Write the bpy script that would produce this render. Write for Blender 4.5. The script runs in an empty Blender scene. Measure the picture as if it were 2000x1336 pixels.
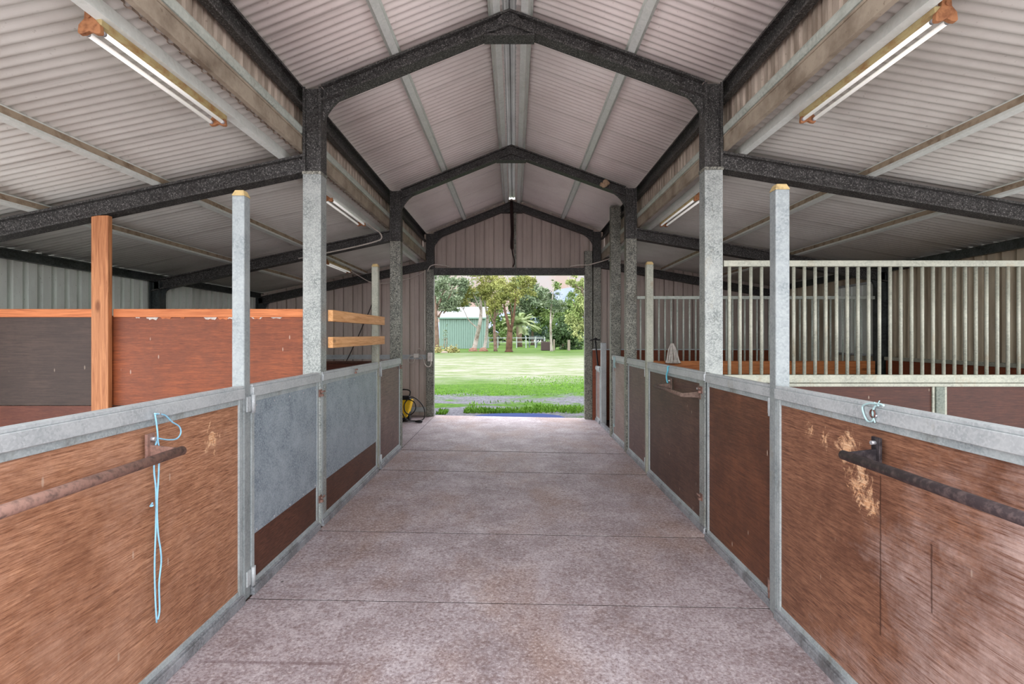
import bpy, bmesh, math, random
from mathutils import Vector, Matrix
random.seed(7)
C = bpy.context.scene.collection
PI = math.pi
H = 1.55                      # eye height of the camera

# ------------------------------------------------------------------ mesh helpers
def box(bm, x0, x1, y0, y1, z0, z1):
    if x0 > x1: x0, x1 = x1, x0
    v = [bm.verts.new(p) for p in ((x0,y0,z0),(x1,y0,z0),(x1,y1,z0),(x0,y1,z0),(x0,y0,z1),(x1,y0,z1),(x1,y1,z1),(x0,y1,z1))]
    for f in ((3,2,1,0),(4,5,6,7),(0,1,5,4),(1,2,6,5),(2,3,7,6),(3,0,4,7)):
        bm.faces.new([v[i] for i in f])
    return v

def hexa(bm, pts):
    v = [bm.verts.new(p) for p in pts]
    for f in ((3,2,1,0),(4,5,6,7),(0,1,5,4),(1,2,6,5),(2,3,7,6),(3,0,4,7)):
        bm.faces.new([v[i] for i in f])
    return v

def prism(bm, poly, o, U, V, W):
    """extrude the polygon (u,v) from o along the vector W"""
    o, U, V, W = Vector(o), Vector(U), Vector(V), Vector(W)
    a = [bm.verts.new(o + U*u + V*v) for u, v in poly]
    b = [bm.verts.new(o + U*u + V*v + W) for u, v in poly]
    n = len(poly)
    bm.faces.new(a); bm.faces.new(b[::-1])
    for i in range(n):
        bm.faces.new((a[i], b[i], b[(i+1) % n], a[(i+1) % n]))

def tube(bm, pts, r, seg=10, caps=True):
    pts = [Vector(p) for p in pts]
    n = len(pts)
    rs = r if isinstance(r, (list, tuple)) else [r]*n
    rings = []
    prev = None
    for i, p in enumerate(pts):
        d = (pts[min(i+1, n-1)] - pts[max(i-1, 0)]).normalized()
        if prev is None:
            a = Vector((0,0,1)) if abs(d.z) < .9 else Vector((1,0,0))
            u = d.cross(a).normalized()
        else:
            u = (prev - d*prev.dot(d))
            u = u.normalized() if u.length > 1e-6 else d.orthogonal().normalized()
        prev = u
        w = d.cross(u)
        rings.append([bm.verts.new(p + (u*math.cos(2*PI*k/seg) + w*math.sin(2*PI*k/seg))*rs[i]) for k in range(seg)])
    for a, b in zip(rings, rings[1:]):
        for k in range(seg):
            f = bm.faces.new((a[k], a[(k+1) % seg], b[(k+1) % seg], b[k])); f.smooth = True
    if caps:
        bm.faces.new(rings[0][::-1]); bm.faces.new(rings[-1])

def spline(ps, k=6):
    """Catmull-Rom through the points"""
    ps = [Vector(p) for p in ps]
    q = [ps[0]*2-ps[1]] + ps + [ps[-1]*2-ps[-2]]
    out = []
    for i in range(1, len(q)-2):
        for j in range(k):
            t = j/k
            out.append(.5*((2*q[i]) + (q[i+1]-q[i-1])*t + (2*q[i-1]-5*q[i]+4*q[i+1]-q[i+2])*t*t + (3*q[i]-q[i-1]-3*q[i+1]+q[i+2])*t**3))
    out.append(ps[-1])
    return out

def blob(bm, c, r, sub=2, squash=(1,1,1), jit=.0):
    m = bmesh.ops.create_icosphere(bm, subdivisions=sub, radius=1)
    for v in m['verts']:
        k = 1 + random.uniform(-jit, jit)
        v.co = Vector(c) + Vector((v.co.x*r*squash[0]*k, v.co.y*r*squash[1]*k, v.co.z*r*squash[2]*k))

def cyl(bm, p0, p1, r, seg=16): tube(bm, [p0, p1], r, seg)

def obj(name, bm, m, parent=None, bevel=0, smooth=False, solid=0, recalc=True):
    if recalc: bmesh.ops.recalc_face_normals(bm, faces=bm.faces)
    if parent is not None:
        off = Vector((0,0,0)); p = parent
        while p is not None: off += p.location; p = p.parent
        bmesh.ops.translate(bm, verts=bm.verts, vec=-off)
    me = bpy.data.meshes.new(name)
    bm.to_mesh(me); bm.free()
    if smooth:
        for p in me.polygons: p.use_smooth = True
    me.materials.append(M[m] if isinstance(m, str) else m)
    o = bpy.data.objects.new(name, me); C.objects.link(o)
    if parent is not None: o.parent = parent
    if solid:
        md = o.modifiers.new('thick', 'SOLIDIFY'); md.thickness = solid; md.offset = 1
    if bevel:
        md = o.modifiers.new('edge', 'BEVEL'); md.width = bevel; md.segments = 2; md.limit_method = 'ANGLE'
    return o

def tag(o, label=None, cat=None, group=None, kind=None):
    if label: o['label'] = label
    if cat: o['category'] = cat
    if group: o['group'] = group
    if kind: o['kind'] = kind
    return o

def thing(name, label, cat, loc=(0,0,0), group=None):
    o = bpy.data.objects.new(name, None); C.objects.link(o)
    o.location = loc; o.empty_display_size = .1
    tag(o, label, cat, group, 'thing')
    return o

def one(name, bm, m, label, cat, group=None, kind='thing', **k):
    return tag(obj(name, bm, m, None, **k), label, cat, group, kind)

def struct(name, bm, m, label=None, cat=None, **k):
    return tag(obj(name, bm, m, None, **k), label, cat, None, 'structure')

def B(): return bmesh.new()

def on_x(u, v, X):
    """where the ray through photo pixel (u,v) meets the plane x = X"""
    Y = X*1000/(u-1004)
    return Vector((X, Y, H-(v-660)*Y/1000))

def on_y(u, v, Y): return Vector(((u-1004)*Y/1000, Y, H-(v-660)*Y/1000))

# ------------------------------------------------------------------ materials
M = {}
OUT = {'shed_green':.55,'shed_roof':.6,'bark_white':.42,'bark_pink':.34,'bark_brown':.4,'bark_grey':.4,'mulch':.4,'rock_pale':.4,'fence_white':.5,'fence_grey':.5,'post_timber':.45,'trough_dark':.5,'hill_blue':.62,'mat_blue':.30}
def lin(c):
    f = lambda s: s/12.92 if s <= .04045 else ((s+.055)/1.055)**2.4
    return tuple(f(x/255) for x in c) + (1,)

class NT:
    def __init__(s, name):
        s.m = bpy.data.materials.new(name); s.m.use_nodes = True
        s.t = s.m.node_tree; s.b = s.t.nodes['Principled BSDF']; M[name] = s.m
        s.g = s.t.nodes.new('ShaderNodeNewGeometry').outputs['Position']
    def new(s, ty): return s.t.nodes.new(ty)
    def link(s, a, b): s.t.links.new(a, b)
    def setv(s, inp, v):
        if hasattr(v, 'is_linked') or hasattr(v, 'links'): s.link(v, inp)
        else: inp.default_value = v
    def scl(s, v):
        n = s.new('ShaderNodeVectorMath'); n.operation = 'MULTIPLY'
        s.link(s.g, n.inputs[0]); n.inputs[1].default_value = v
        return n.outputs[0]
    def noise(s, scale=5, stretch=(1,1,1), detail=4, rough=.6, dist=0):
        n = s.new('ShaderNodeTexNoise'); s.link(s.scl(stretch), n.inputs['Vector'])
        n.inputs['Scale'].default_value = scale; n.inputs['Detail'].default_value = detail
        n.inputs['Roughness'].default_value = rough; n.inputs['Distortion'].default_value = dist
        return n.outputs['Fac']
    def vor(s, scale=20, stretch=(1,1,1), out='Color', feature='F1'):
        n = s.new('ShaderNodeTexVoronoi'); s.link(s.scl(stretch), n.inputs['Vector'])
        n.inputs['Scale'].default_value = scale; n.feature = feature
        return n.outputs[out]
    def sep(s, v, i):
        n = s.new('ShaderNodeSeparateXYZ'); s.link(v, n.inputs[0]); return n.outputs[i]
    def ramp(s, f, stops):
        n = s.new('ShaderNodeValToRGB'); s.link(f, n.inputs[0])
        e = n.color_ramp.elements
        while len(e) < len(stops): e.new(.5)
        for x, (p, c) in zip(e, stops):
            x.position = p; x.color = c if isinstance(c, tuple) else (c, c, c, 1)
        return n.outputs['Color']
    def mix(s, f, a, b, mode='MIX'):
        n = s.new('ShaderNodeMix'); n.data_type = 'RGBA'; n.blend_type = mode
        s.setv(n.inputs[0], f); s.setv(n.inputs[6], a); s.setv(n.inputs[7], b)
        return n.outputs[2]
    def math(s, op, a, b=0):
        n = s.new('ShaderNodeMath'); n.operation = op; n.use_clamp = False
        s.setv(n.inputs[0], a); s.setv(n.inputs[1], b)
        return n.outputs[0]
    def fin(s, col, rough=.6, metal=0, bump=None, bs=.3, bd=.01, spec=.4):
        s.setv(s.b.inputs['Base Color'], col); s.setv(s.b.inputs['Roughness'], rough)
        s.b.inputs['Metallic'].default_value = metal
        s.b.inputs['Specular IOR Level'].default_value = spec
        if bump is not None:
            n = s.new('ShaderNodeBump'); n.inputs['Strength'].default_value = bs; n.inputs['Distance'].default_value = bd
            s.link(bump, n.inputs['Height']); s.link(n.outputs[0], s.b.inputs['Normal'])
        return s.m

def galv(name, lo, hi, scale=45, stain=None, st=.55, metal=.25, rough=.5, spangle=.55, speck=None):
    n = NT(name)
    sp = n.sep(n.vor(scale), 0)
    base = n.mix(n.math('MULTIPLY', sp, spangle), lin(lo), lin(hi))
    base = n.mix(n.ramp(n.noise(6, detail=6), [(.35, 0.0), (.75, .7)]), base, lin(hi if not speck else lo))
    if speck:
        base = n.mix(n.ramp(n.noise(90, detail=2), [(.56, 0.0), (.66, .75)]), base, lin(speck))
    if stain:
        base = n.mix(n.ramp(n.noise(3.2, (1.6,1.6,.7), 8, .7), [(st, 0.0), (st+.22, .85)]), base, lin(stain))
    n.fin(base, rough, metal)

galv('galvanised', (120,128,130), (164,170,170), 90, (134,126,104), .60, metal=.1)
galv('galvanised_pale', (158,164,167), (204,208,209), 110, (142,132,104), .62, metal=.15)
galv('galvanised_cream', (138,142,130), (188,188,172), 90, (146,112,70), .60, metal=.15)
galv('galvanised_column', (108,116,114), (180,184,180), 110, (150,134,100), .60, metal=.2, spangle=.75)
galv('galvanised_mottled', (66,68,64), (170,170,158), 85, (80,68,52), .56, metal=.15, spangle=.95, speck=(178,176,160))
galv('galvanised_dark', (36,35,34), (96,95,92), 95, (34,28,24), .54, metal=.1, spangle=.7, rough=.55, speck=(140,138,134))
galv('galvanised_green', (156,164,154), (204,210,200), 60, (128,112,86), .62, metal=.1)
galv('purlin_steel', (206,212,204), (232,236,230), 50, (160,142,114), .64, metal=.0)
galv('galvanised_sheet', (108,122,134), (178,190,198), 110, (170,176,172), .64, metal=.2, spangle=.7)
galv('galvanised_grey_green', (84,92,84), (136,144,132), 90, (110,96,74), .6, metal=.1)  # dark green grey steel of the divider post
galv('galvanised_frame', (140,150,154), (196,204,204), 140, (112,108,92), .55, metal=.15)
galv('sill_steel', (112,116,120), (178,180,184), 110, (78,72,70), .48, metal=.15)
galv('outer_steel', (30,33,34), (86,92,90), 70, (20,18,16), .5, metal=.1)

def sheet(name, col, dirt, amt=.6, scale=1.2, stretch=(1,1,1), rough=.55):
    n = NT(name)
    c = n.mix(n.ramp(n.noise(scale, stretch, 7, .65), [(.42, 0.0), (.78, amt)]), lin(col), lin(dirt))
    c = n.mix(n.ramp(n.noise(38, (1,1,1), 3), [(.66, 0.0), (.72, .5)]), c, lin(dirt))
    n.fin(c, rough, 0)
sheet('roof_sheet', (240,231,225), (196,180,172), .5)
sheet('roof_sheet_low', (210,208,200), (156,148,140), .5)
sheet('clerestory_sheet', (190,176,160), (100,82,64), 1.0, 3, (1,2.5,.5))
sheet('wall_sheet', (232,238,230), (150,146,134), .6, 1.6, (1,1,.35))
sheet('wall_sheet_back', (194,180,170), (134,120,110), .6, 1.5, (1,1,.4))
sheet('wall_sheet_right', (208,196,172), (128,108,84), .85, 1.9, (1,1,.35))
sheet('flashing_brown', (168,156,138), (92,76,60), .95, 4)
sheet('ridge_sheet', (176,178,178), (120,116,112), .6, 2)

def ply(name, lo, mid, hi, axis='Y', grain=1.0, worn=None, wornamt=.5, chips=None, rough=.55, marks=.0, wet=None, pale_grad=None, dark=.6):
    n = NT(name)
    st = (1, .8, 17) if axis == 'Y' else (.8, 1, 17)
    g = n.noise(6.0, st, 8, .74, .35)
    fine = n.noise(30, (1, .5, 8) if axis == 'Y' else (.5, 1, 8), 5, .7)
    up = n.noise(5, (1,1,.8) if axis == 'Y' else (1,1,.8), 8, .78)
    big = n.noise(1.5, (1,1,1), 7, .7)
    c = n.ramp(g, [(.32, lin(lo)), (.50, lin(mid)), (.68, lin(hi))])
    c = n.mix(.5*grain, c, n.ramp(fine, [(.36, lin(lo)), (.62, lin(hi))]))
    c = n.mix(n.ramp(big, [(.44, 0.0), (.62, dark)]), c, n.mix(fine, tuple(v*.55 for v in lin(lo)[:3])+(1,), lin(mid)))
    if worn:
        f = n.noise(1.1, (1,.8,1), 8, .75)
        if pale_grad:   # paler tone grows towards the open end of the shed and low down
            f = n.math('ADD', f, n.math('MULTIPLY', n.math('SUBTRACT', pale_grad[0], n.sep(n.g, 1)), pale_grad[1]))
            f = n.math('ADD', f, n.math('MULTIPLY', n.math('SUBTRACT', .7, n.sep(n.g, 2)), pale_grad[2]))
        c = n.mix(n.math('MULTIPLY', n.ramp(f, [(.47, 0.0), (.72, wornamt)]), n.ramp(up, [(.30, .35), (.6, 1.0)])), c, n.ramp(g, [(.36, lin(mid)), (.50, lin(worn)), (.66, tuple(min(1, v*1.18) for v in lin(worn)[:3])+(1,))]))
    c = n.mix(n.ramp(n.noise(55, (1, .35, 2.5) if axis == 'Y' else (.35, 1, 2.5), 2), [(.66, 0.0), (.74, .45)]), c, lin(hi))
    if marks:   # pale scrapes in the face
        v = n.vor(5.5, (1, 1.9, .55) if axis == 'Y' else (1.9, 1, .55), 'Distance')
        c = n.mix(n.ramp(v, [(.04, marks), (.065, 0.0)]), c, lin((214,196,176)))
    if chips:   # torn patches: (centre, radius, threshold) on the board
        for (p, r, hard) in chips:
            d = n.new('ShaderNodeVectorMath'); d.operation = 'DISTANCE'
            n.link(n.g, d.inputs[0]); d.inputs[1].default_value = p
            near = n.math('SUBTRACT', 1.0, n.math('DIVIDE', d.outputs['Value'], r))
            tear = n.math('ADD', n.math('MULTIPLY', near, 0.34), n.noise(15, (1,1.2,1.0), 7, .8, 1.4))
            tear = n.math('MULTIPLY', n.ramp(tear, [(hard, 0.0), (hard+.10, 1.0)]), n.ramp(near, [(0.0, 0.0), (.15, 1.0)]))
            c = n.mix(n.math('MULTIPLY', tear, .85), c, n.ramp(fine, [(.34, lin((214,144,92))), (.62, lin((244,210,172)))]))
    if wet:     # run-down stains
        for (p, w, z0, z1) in wet:
            dy = n.math('ABSOLUTE', n.math('SUBTRACT', n.math('ADD', n.sep(n.g, 1), n.math('MULTIPLY', n.math('SUBTRACT', n.noise(14), .5), .012)), p))
            z = n.sep(n.g, 2)
            k = n.math('MULTIPLY', n.math('LESS_THAN', n.math('ADD', dy, n.math('MULTIPLY', n.noise(24), w)), w*1.4), n.math('MULTIPLY', n.math('GREATER_THAN', z, z0), n.math('LESS_THAN', z, z1)))
            c = n.mix(n.math('MULTIPLY', k, .65), c, lin((52,26,14)))
    n.fin(c, rough, 0, g, .15, .004, .35)

ply('ply_near_left', (86,50,36), (158,104,74), (206,156,122), 'Y', 1.0, (206,166,142), .75,
    chips=[((-1.565,2.70,1.02), .20, .76)], marks=.35, pale_grad=(2.3,.12,.06), dark=.75)
ply('ply_near_right', (64,38,29), (120,76,56), (176,128,100), 'Y', 1.0, (202,178,170), .95,
    chips=[((1.52,2.33,1.05), .13, .66), ((1.52,2.25,.93), .22, .73), ((1.52,2.19,.85), .14, .70), ((1.52,2.62,1.08), .12, .76), ((1.52,2.50,1.06), .10, .76)],
    marks=.35, wet=[(2.12, .005, .32, .98), (1.86, .004, .55, .80)], pale_grad=(2.1,.26,.08), dark=.75)
ply('ply_kick_left', (50,28,21), (82,50,38), (118,76,58), 'Y', 1.2)
ply('ply_dark', (56,36,31), (80,55,47), (108,78,66), 'Y', .8, (146,112,96), .5, marks=.5)
ply('ply_brown', (60,35,27), (92,57,42), (126,84,62), 'Y', .8, (160,100,68), .5, marks=.7)
ply('ply_grey', (112,88,82), (146,124,116), (176,154,148), 'Y', .7, (186,170,164), .5, marks=.3)
ply('ply_plum', (76,55,53), (104,78,73), (134,107,98), 'Y', .7, (172,144,132), .4, marks=.4)
ply('ply_part_orange', (82,43,29), (134,68,38), (172,94,52), 'X', .7, (92,58,46), .8, marks=.4, rough=.5)
ply('ply_part_dark', (50,39,34), (63,50,44), (78,62,54), 'X', .5, (120,96,84), .3, marks=.3)
ply('ply_part_low', (72,35,26), (98,52,38), (122,72,53), 'X', .7)
ply('ply_part_right', (46,24,18), (70,38,28), (98,57,42), 'X', .8, marks=.45)
ply('ply_rust', (96,44,26), (130,66,40), (156,88,58), 'X', .6)

def timber(name, lo, hi, axis):
    n = NT(name)
    st = {'X': (.7,14,14), 'Y': (14,.7,14), 'Z': (14,14,.7)}[axis]
    g = n.noise(3.2, st, 6, .65, 1.2)
    c = n.ramp(g, [(.32, lin(lo)), (.66, lin(hi))])
    kn = n.vor(2.3, {'X': (.8,2,2), 'Y': (2,.8,2), 'Z': (2,2,.8)}[axis], 'Distance')
    c = n.mix(n.ramp(kn, [(.05, .8), (.12, 0.0)]), c, lin((112,62,30)))
    n.fin(c, .6, 0, g, .1, .003)
timber('timber_post', (150,90,54), (202,140,94), 'Z')
timber('timber_cap', (168,90,48), (214,132,80), 'X')
timber('timber_rail', (206,142,84), (244,192,136), 'Y')
timber('timber_beam', (150,84,42), (204,130,74), 'X')

n = NT('concrete')
f1 = n.noise(2.2, (1,1,1), 8, .68); f2 = n.noise(60, (1,1,1), 5, .75); f3 = n.noise(.8, (1.2,.7,1), 6, .65); f4 = n.noise(22, (1,1,1), 6, .75)
c = n.ramp(f1, [(.34, lin((146,132,134))), (.5, lin((172,160,164))), (.66, lin((194,184,188)))])
c = n.mix(n.ramp(f3, [(.47, 0.0), (.60, .6)]), c, lin((160,132,118)))
c = n.mix(n.ramp(f4, [(.38, .5), (.52, 0.0)]), c, lin((126,102,98)))
c = n.mix(n.ramp(f2, [(.36, .7), (.50, 0.0)]), c, lin((104,84,82)))
c = n.mix(n.ramp(f2, [(.54, 0.0), (.66, .6)]), c, lin((222,214,216)))
c = n.mix(n.ramp(n.vor(2.3, (1,1,1), 'Distance'), [(.022, .8), (.034, 0.0)]), c, lin((60,48,46)))
c = n.mix(n.ramp(n.noise(7, (1,1.4,1), 7, .8), [(.60, 0.0), (.70, .5)]), c, lin((112,86,82)))
# a trowelled rectangle scored in the slab nearest the camera
X_, Y_ = n.sep(n.g, 0), n.sep(n.g, 1)
def band(v, c0, w): return n.math('LESS_THAN', n.math('ABSOLUTE', n.math('SUBTRACT', v, c0)), w)
k = n.math('MAXIMUM', n.math('MULTIPLY', band(Y_, 2.455, .010), band(X_, -1.15, .36)), n.math('MULTIPLY', band(X_, -.80, .008), band(Y_, 2.16, .30)))
c = n.mix(n.math('MULTIPLY', k, .45), c, lin((104,82,84)))
n.fin(c, .72, 0, f2, .25, .004, .3)

def plain(name, col, rough=.5, metal=0, var=.25, scale=20, alt=None):
    n = NT(name)
    a = lin(col); b = lin(alt) if alt else tuple(x*.6 for x in a[:3]) + (1,)
    q = OUT.get(name, 1); a, b = (tuple(x*q for x in w[:3])+(1,) for w in (a, b))
    n.fin(n.mix(n.ramp(n.noise(scale, detail=5), [(.45, 0.0), (.7, var*2 if var < .5 else 1.0)]), a, b), rough, metal)
plain('joint_filler', (40,30,26), .95)
plain('dirt', (74,56,46), .95, 0, .4, 8)
plain('rust_pipe', (150,116,104), .65, .1, .5, 40, (96,76,70))
plain('brown_pipe', (116,96,86), .7, .1, .5, 40, (84,66,58))
plain('nest_mud', (176,150,122), .9, 0, .5, 30)
plain('black_pipe', (66,56,58), .5, .3, .5, 45, (110,94,92))
plain('black_plate', (50,46,50), .5, .4, .4, 40, (96,88,90))
plain('bolt_steel', (196,196,200), .4, .5)
plain('rust', (168,116,78), .75, 0, .5, 30, (122,78,50))
plain('batten_enamel', (176,160,114), .5, 0, .5, 14, (146,108,64))
plain('tube_glass', (248,248,242), .18, 0, .02)
M['tube_glass'].node_tree.nodes['Principled BSDF'].inputs['Emission Color'].default_value = (1,.98,.94,1)
M['tube_glass'].node_tree.nodes['Principled BSDF'].inputs['Emission Strength'].default_value = .28  # tubes are off; faint glow added so the glass reads white
plain('dust_brown', (168,152,130), .9, 0, .5, 12, (124,106,86))
plain('cap_tan', (196,172,122), .6, 0, .5, 30)
plain('twine_blue', (150,206,234), .7, 0, .2, 60)
plain('twine_pale', (176,206,208), .7, 0, .2, 60)
plain('twine_teal', (104,186,206), .7, 0, .2, 60)
plain('ring_steel', (112,76,68), .5, .4)
plain('cable_white', (206,198,188), .5)
plain('cable_dark', (46,38,38), .6)
plain('rope_dark', (42,24,22), .9, 0, .4)
plain('switch_white', (222,216,208), .45)
plain('washer_yellow', (242,196,28), .4, 0, .15)
plain('washer_black', (26,25,27), .45)
plain('cloth_white', (208,200,192), .8, 0, .4, 30)
plain('mat_blue', (92,114,188), .9, 0, .2, 6, (120,132,176))
M['mat_blue'].node_tree.nodes['Principled BSDF'].inputs['Specular IOR Level'].default_value = .05
plain('shed_green', (146,176,164), .5, 0, .1, 2)
plain('shed_roof', (224,230,240), .5, 0, .1, 2)
plain('bark_white', (222,212,200), .85, 0, .5, 3, (168,146,128))
plain('bark_pink', (190,158,138), .85, 0, .5, 3, (140,108,90))
plain('bark_brown', (138,100,78), .9, 0, .5, 3, (90,62,48))
plain('bark_grey', (150,132,112), .9, 0, .5, 3)
plain('mulch', (176,124,100), .9, 0, .6, 8, (206,170,150))
plain('rock_pale', (206,186,168), .9, 0, .4, 4)
plain('fence_white', (206,214,208), .6)
plain('fence_grey', (112,122,128), .6)
plain('post_timber', (190,176,158), .8)
plain('van_white', (236,236,236), .35)
plain('van_glass', (60,72,84), .2)
plain('trough_dark', (96,78,76), .8)
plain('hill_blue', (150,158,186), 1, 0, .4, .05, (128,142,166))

def leaf(name, a, b, sc=.5):
    n = NT(name)
    c = n.mix(n.ramp(n.noise(sc, detail=4), [(.35, 0.0), (.65, 1.0)]), lin(a), lin(b))
    c = n.mix(1.0, c, (.70,.70,.70,1), 'MULTIPLY')
    n.fin(c, .65, 0, spec=.25)
    n.b.inputs['Transmission Weight'].default_value = 0
leaf('leaf_grey', (104,124,92), (146,158,128))
leaf('leaf_olive', (126,134,70), (172,172,98))
leaf('leaf_green', (88,118,62), (136,156,88))
leaf('leaf_dark', (58,82,50), (88,112,66))
leaf('leaf_light', (140,158,92), (186,192,130))
leaf('leaf_palm', (124,146,92), (186,196,144))
leaf('leaf_blue', (104,136,118), (136,160,140))
leaf('grass_blade', (92,144,26), (136,184,62), 3)
leaf('shrub_tan', (150,150,92), (188,170,116), 2)

n = NT('lawn')
y = n.sep(n.g, 1)
wob = n.math('MULTIPLY', n.math('SUBTRACT', n.noise(.5, (.5,1,1), 6, .7), .5), 9.0)
far = n.math('MULTIPLY', n.math('SUBTRACT', n.noise(.16, (.35,1,1), 5, .7), .5), 34.0)
yy = n.math('ADD', y, wob)
vivid = n.ramp(n.noise(7, (1,.5,1), 6, .75), [(.34, lin((84,134,14))), (.55, lin((112,168,24))), (.74, lin((150,196,62)))])
dry = n.ramp(n.noise(1.3, (.35,.8,1), 9, .85), [(.34, lin((112,158,54))), (.45, lin((184,200,140))), (.60, lin((240,234,220)))])
green2 = n.ramp(n.noise(1.1, (.4,1,1), 6, .7), [(.4, lin((104,156,44))), (.7, lin((160,192,92)))])
gravel = n.ramp(n.noise(16, (1,1,1), 6, .8), [(.36, lin((112,108,118))), (.52, lin((168,166,178))), (.66, lin((214,212,222)))])
c = n.mix(n.ramp(n.math('DIVIDE', yy, 40.0), [(.44, 0.0), (.56, 1.0)]), vivid, dry)
c = n.mix(n.ramp(n.math('DIVIDE', n.math('ADD', y, far), 100.0), [(.40, 0.0), (.56, 1.0)]), c, green2)
gl = n.ramp(n.math('DIVIDE', n.math('ADD', y, n.math('MULTIPLY', n.math('SUBTRACT', n.noise(.7, (.6,1,1), 6, .75), .5), 9.0)), 20.0), [(.70, 1.0), (.74, 0.0)])
patch = n.ramp(n.math('ADD', n.noise(.62, (.55,1.2,1), 6, .75), n.math('MULTIPLY', n.math('ABSOLUTE', n.math('SUBTRACT', y, 12.2)), -.07)), [(.47, 0.0), (.53, 1.0)])
c = n.mix(n.math('MULTIPLY', gl, n.math('SUBTRACT', 1.0, patch)), c, gravel)
c = n.mix(1.0, c, (.27,.27,.27,1), 'MULTIPLY')
n.fin(c, .9, 0, n.noise(20), .3, .03, .1)
# ================================================================== the shed: floor, roof, walls
XL, XR = -5.10, 5.25           # outer walls
YB = 10.25                     # back wall
FR = (4.20, 7.15, 10.10)       # portal frames
Y0 = 0.55                      # open front of the shed
def fz(x): return 0.0 if x < -1.58 else (-.06 if x > 1.6 else -.06*(x+1.58)/3.18)
SL, SR = .212, .172            # skillion slopes
UL, UR = .404, .364            # main roof slopes
RX = -.04                      # ridge
def raf_low(x): return 3.06 - SL*(-x-1.73) if x < 0 else 3.085 - SR*(x-1.715)      # top of lower rafters
def raf_up(x): return 4.255 - UL*(RX-x) if x < RX else 4.255 - UR*(x-RX)           # top of upper rafters
PL = .085                      # purlin depth

bm = B()
ys = [-1.2, Y0-.3, 3.045, 4.12, 6.02, 7.10, YB+.03]
for a, b in zip(ys, ys[1:]):
    g, gb = .006 + .004*max(0, a-3)*.6, .006 + .004*max(0, b-3)*.6
    hexa(bm, [(-1.575,a+g,-.2),(1.6,a+g,-.2),(1.6,b-gb,-.2),(-1.575,b-gb,-.2),(-1.575,a+g,0),(1.6,a+g,-.06),(1.6,b-gb,-.06),(-1.575,b-gb,0)])
box(bm, XL, -1.585, 7.11, YB, -.2, 0)
struct('floor', bm, 'concrete', 'pinkish grey concrete aisle floor cut by dark joints', 'floor')
bm = B(); box(bm, XL-.1, XR+.1, Y0-.3, YB+.03, -.3, -.21)
for y in ys[1:-1]: hexa(bm, [(-1.575,y-.03,-.25),(1.6,y-.03,-.25),(1.6,y+.03,-.25),(-1.575,y+.03,-.25),(-1.575,y-.03,-.003),(1.6,y-.03,-.063),(1.6,y+.03,-.063),(-1.575,y+.03,-.003)])
box(bm, -1.585, -1.575, 7.10, YB, -.25, -.003)
struct('floor_base', bm, 'joint_filler', 'dark filler in the joints of the aisle floor', 'floor')
bm = B(); box(bm, XL, -1.583, Y0-.3, 7.10, -.075, -.005); struct('floor_left', bm, 'dirt', 'earth floor of the stalls on the left', 'floor')
bm = B(); box(bm, 1.605, XR, Y0-.3, YB, -.075, -.062); struct('floor_right', bm, 'dirt', 'earth floor of the stalls on the right', 'floor')

def corr(bm, a, b, y0, y1, pitch=.076, amp=.0085, seg=8):
    """corrugated sheet from a=(x,z) to b=(x,z), waves marching along y"""
    a, b = Vector((a[0],0,a[1])), Vector((b[0],0,b[1]))
    d = (b-a).normalized(); nrm = Vector((-d.z,0,d.x))
    if nrm.z < 0: nrm = -nrm
    n = int((y1-y0)/pitch*seg); prev = None
    for i in range(n+1):
        y = y0 + (y1-y0)*i/n
        o = nrm*(amp*math.sin(2*PI*(y-y0)/pitch)) + Vector((0,y,0))
        # every tenth wave laps over its neighbour
        if int((y-y0)/pitch) % 10 == 0 and ((y-y0)/pitch) % 1 < .45: o -= nrm*.006
        cur = (bm.verts.new(a+o), bm.verts.new(b+o))
        if prev:
            f = bm.faces.new((prev[0], cur[0], cur[1], prev[1])); f.smooth = True
        prev = cur
ZC = .012
bm = B(); corr(bm, (RX-.06, raf_up(RX-.06)+PL+ZC), (-1.93, raf_up(-1.93)+PL+ZC), Y0, YB+.1)
struct('ceiling_upper_left', bm, 'roof_sheet', 'left slope of the corrugated roof over the aisle', 'roof', solid=.002, recalc=False)
bm = B(); corr(bm, (RX+.06, raf_up(RX+.06)+PL+ZC), (1.92, raf_up(1.92)+PL+ZC), Y0, YB+.1)
struct('ceiling_upper_right', bm, 'roof_sheet', 'right slope of the corrugated roof over the aisle', 'roof', solid=.002, recalc=False)
bm = B(); corr(bm, (-1.765, raf_low(-1.765)+PL+ZC), (XL-.15, raf_low(XL-.15)+PL+ZC), Y0, YB+.1)
struct('ceiling_lower_left', bm, 'roof_sheet_low', 'corrugated lean-to roof over the left stalls', 'roof', solid=.002, recalc=False)
bm = B(); corr(bm, (1.75, raf_low(1.75)+PL+ZC), (XR+.15, raf_low(XR+.15)+PL+ZC), Y0, YB+.1)
struct('ceiling_lower_right', bm, 'roof_sheet_low', 'corrugated lean-to roof over the right stalls', 'roof', solid=.002, recalc=False)
# ridge capping, bent sheet under the ridge
bm = B()
pr = [(-.20,-.045),(-.10,-.010),(-.045,.004),(-.035,-.006),(-.01,-.006),(0,.012),(.01,-.006),(.035,-.006),(.045,.004),(.10,-.010),(.20,-.045)]
zc = raf_up(RX)+PL+.045
a = [bm.verts.new((RX+u, Y0, zc+v)) for u, v in pr]; b = [bm.verts.new((RX+u, YB+.1, zc+v)) for u, v in pr]
for i in range(len(pr)-1): bm.faces.new((a[i], a[i+1], b[i+1], b[i]))
one('ridge_capping', bm, 'ridge_sheet', 'long grey bent steel capping along the ridge of the roof', 'ridge cap', solid=.002, recalc=False)

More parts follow.
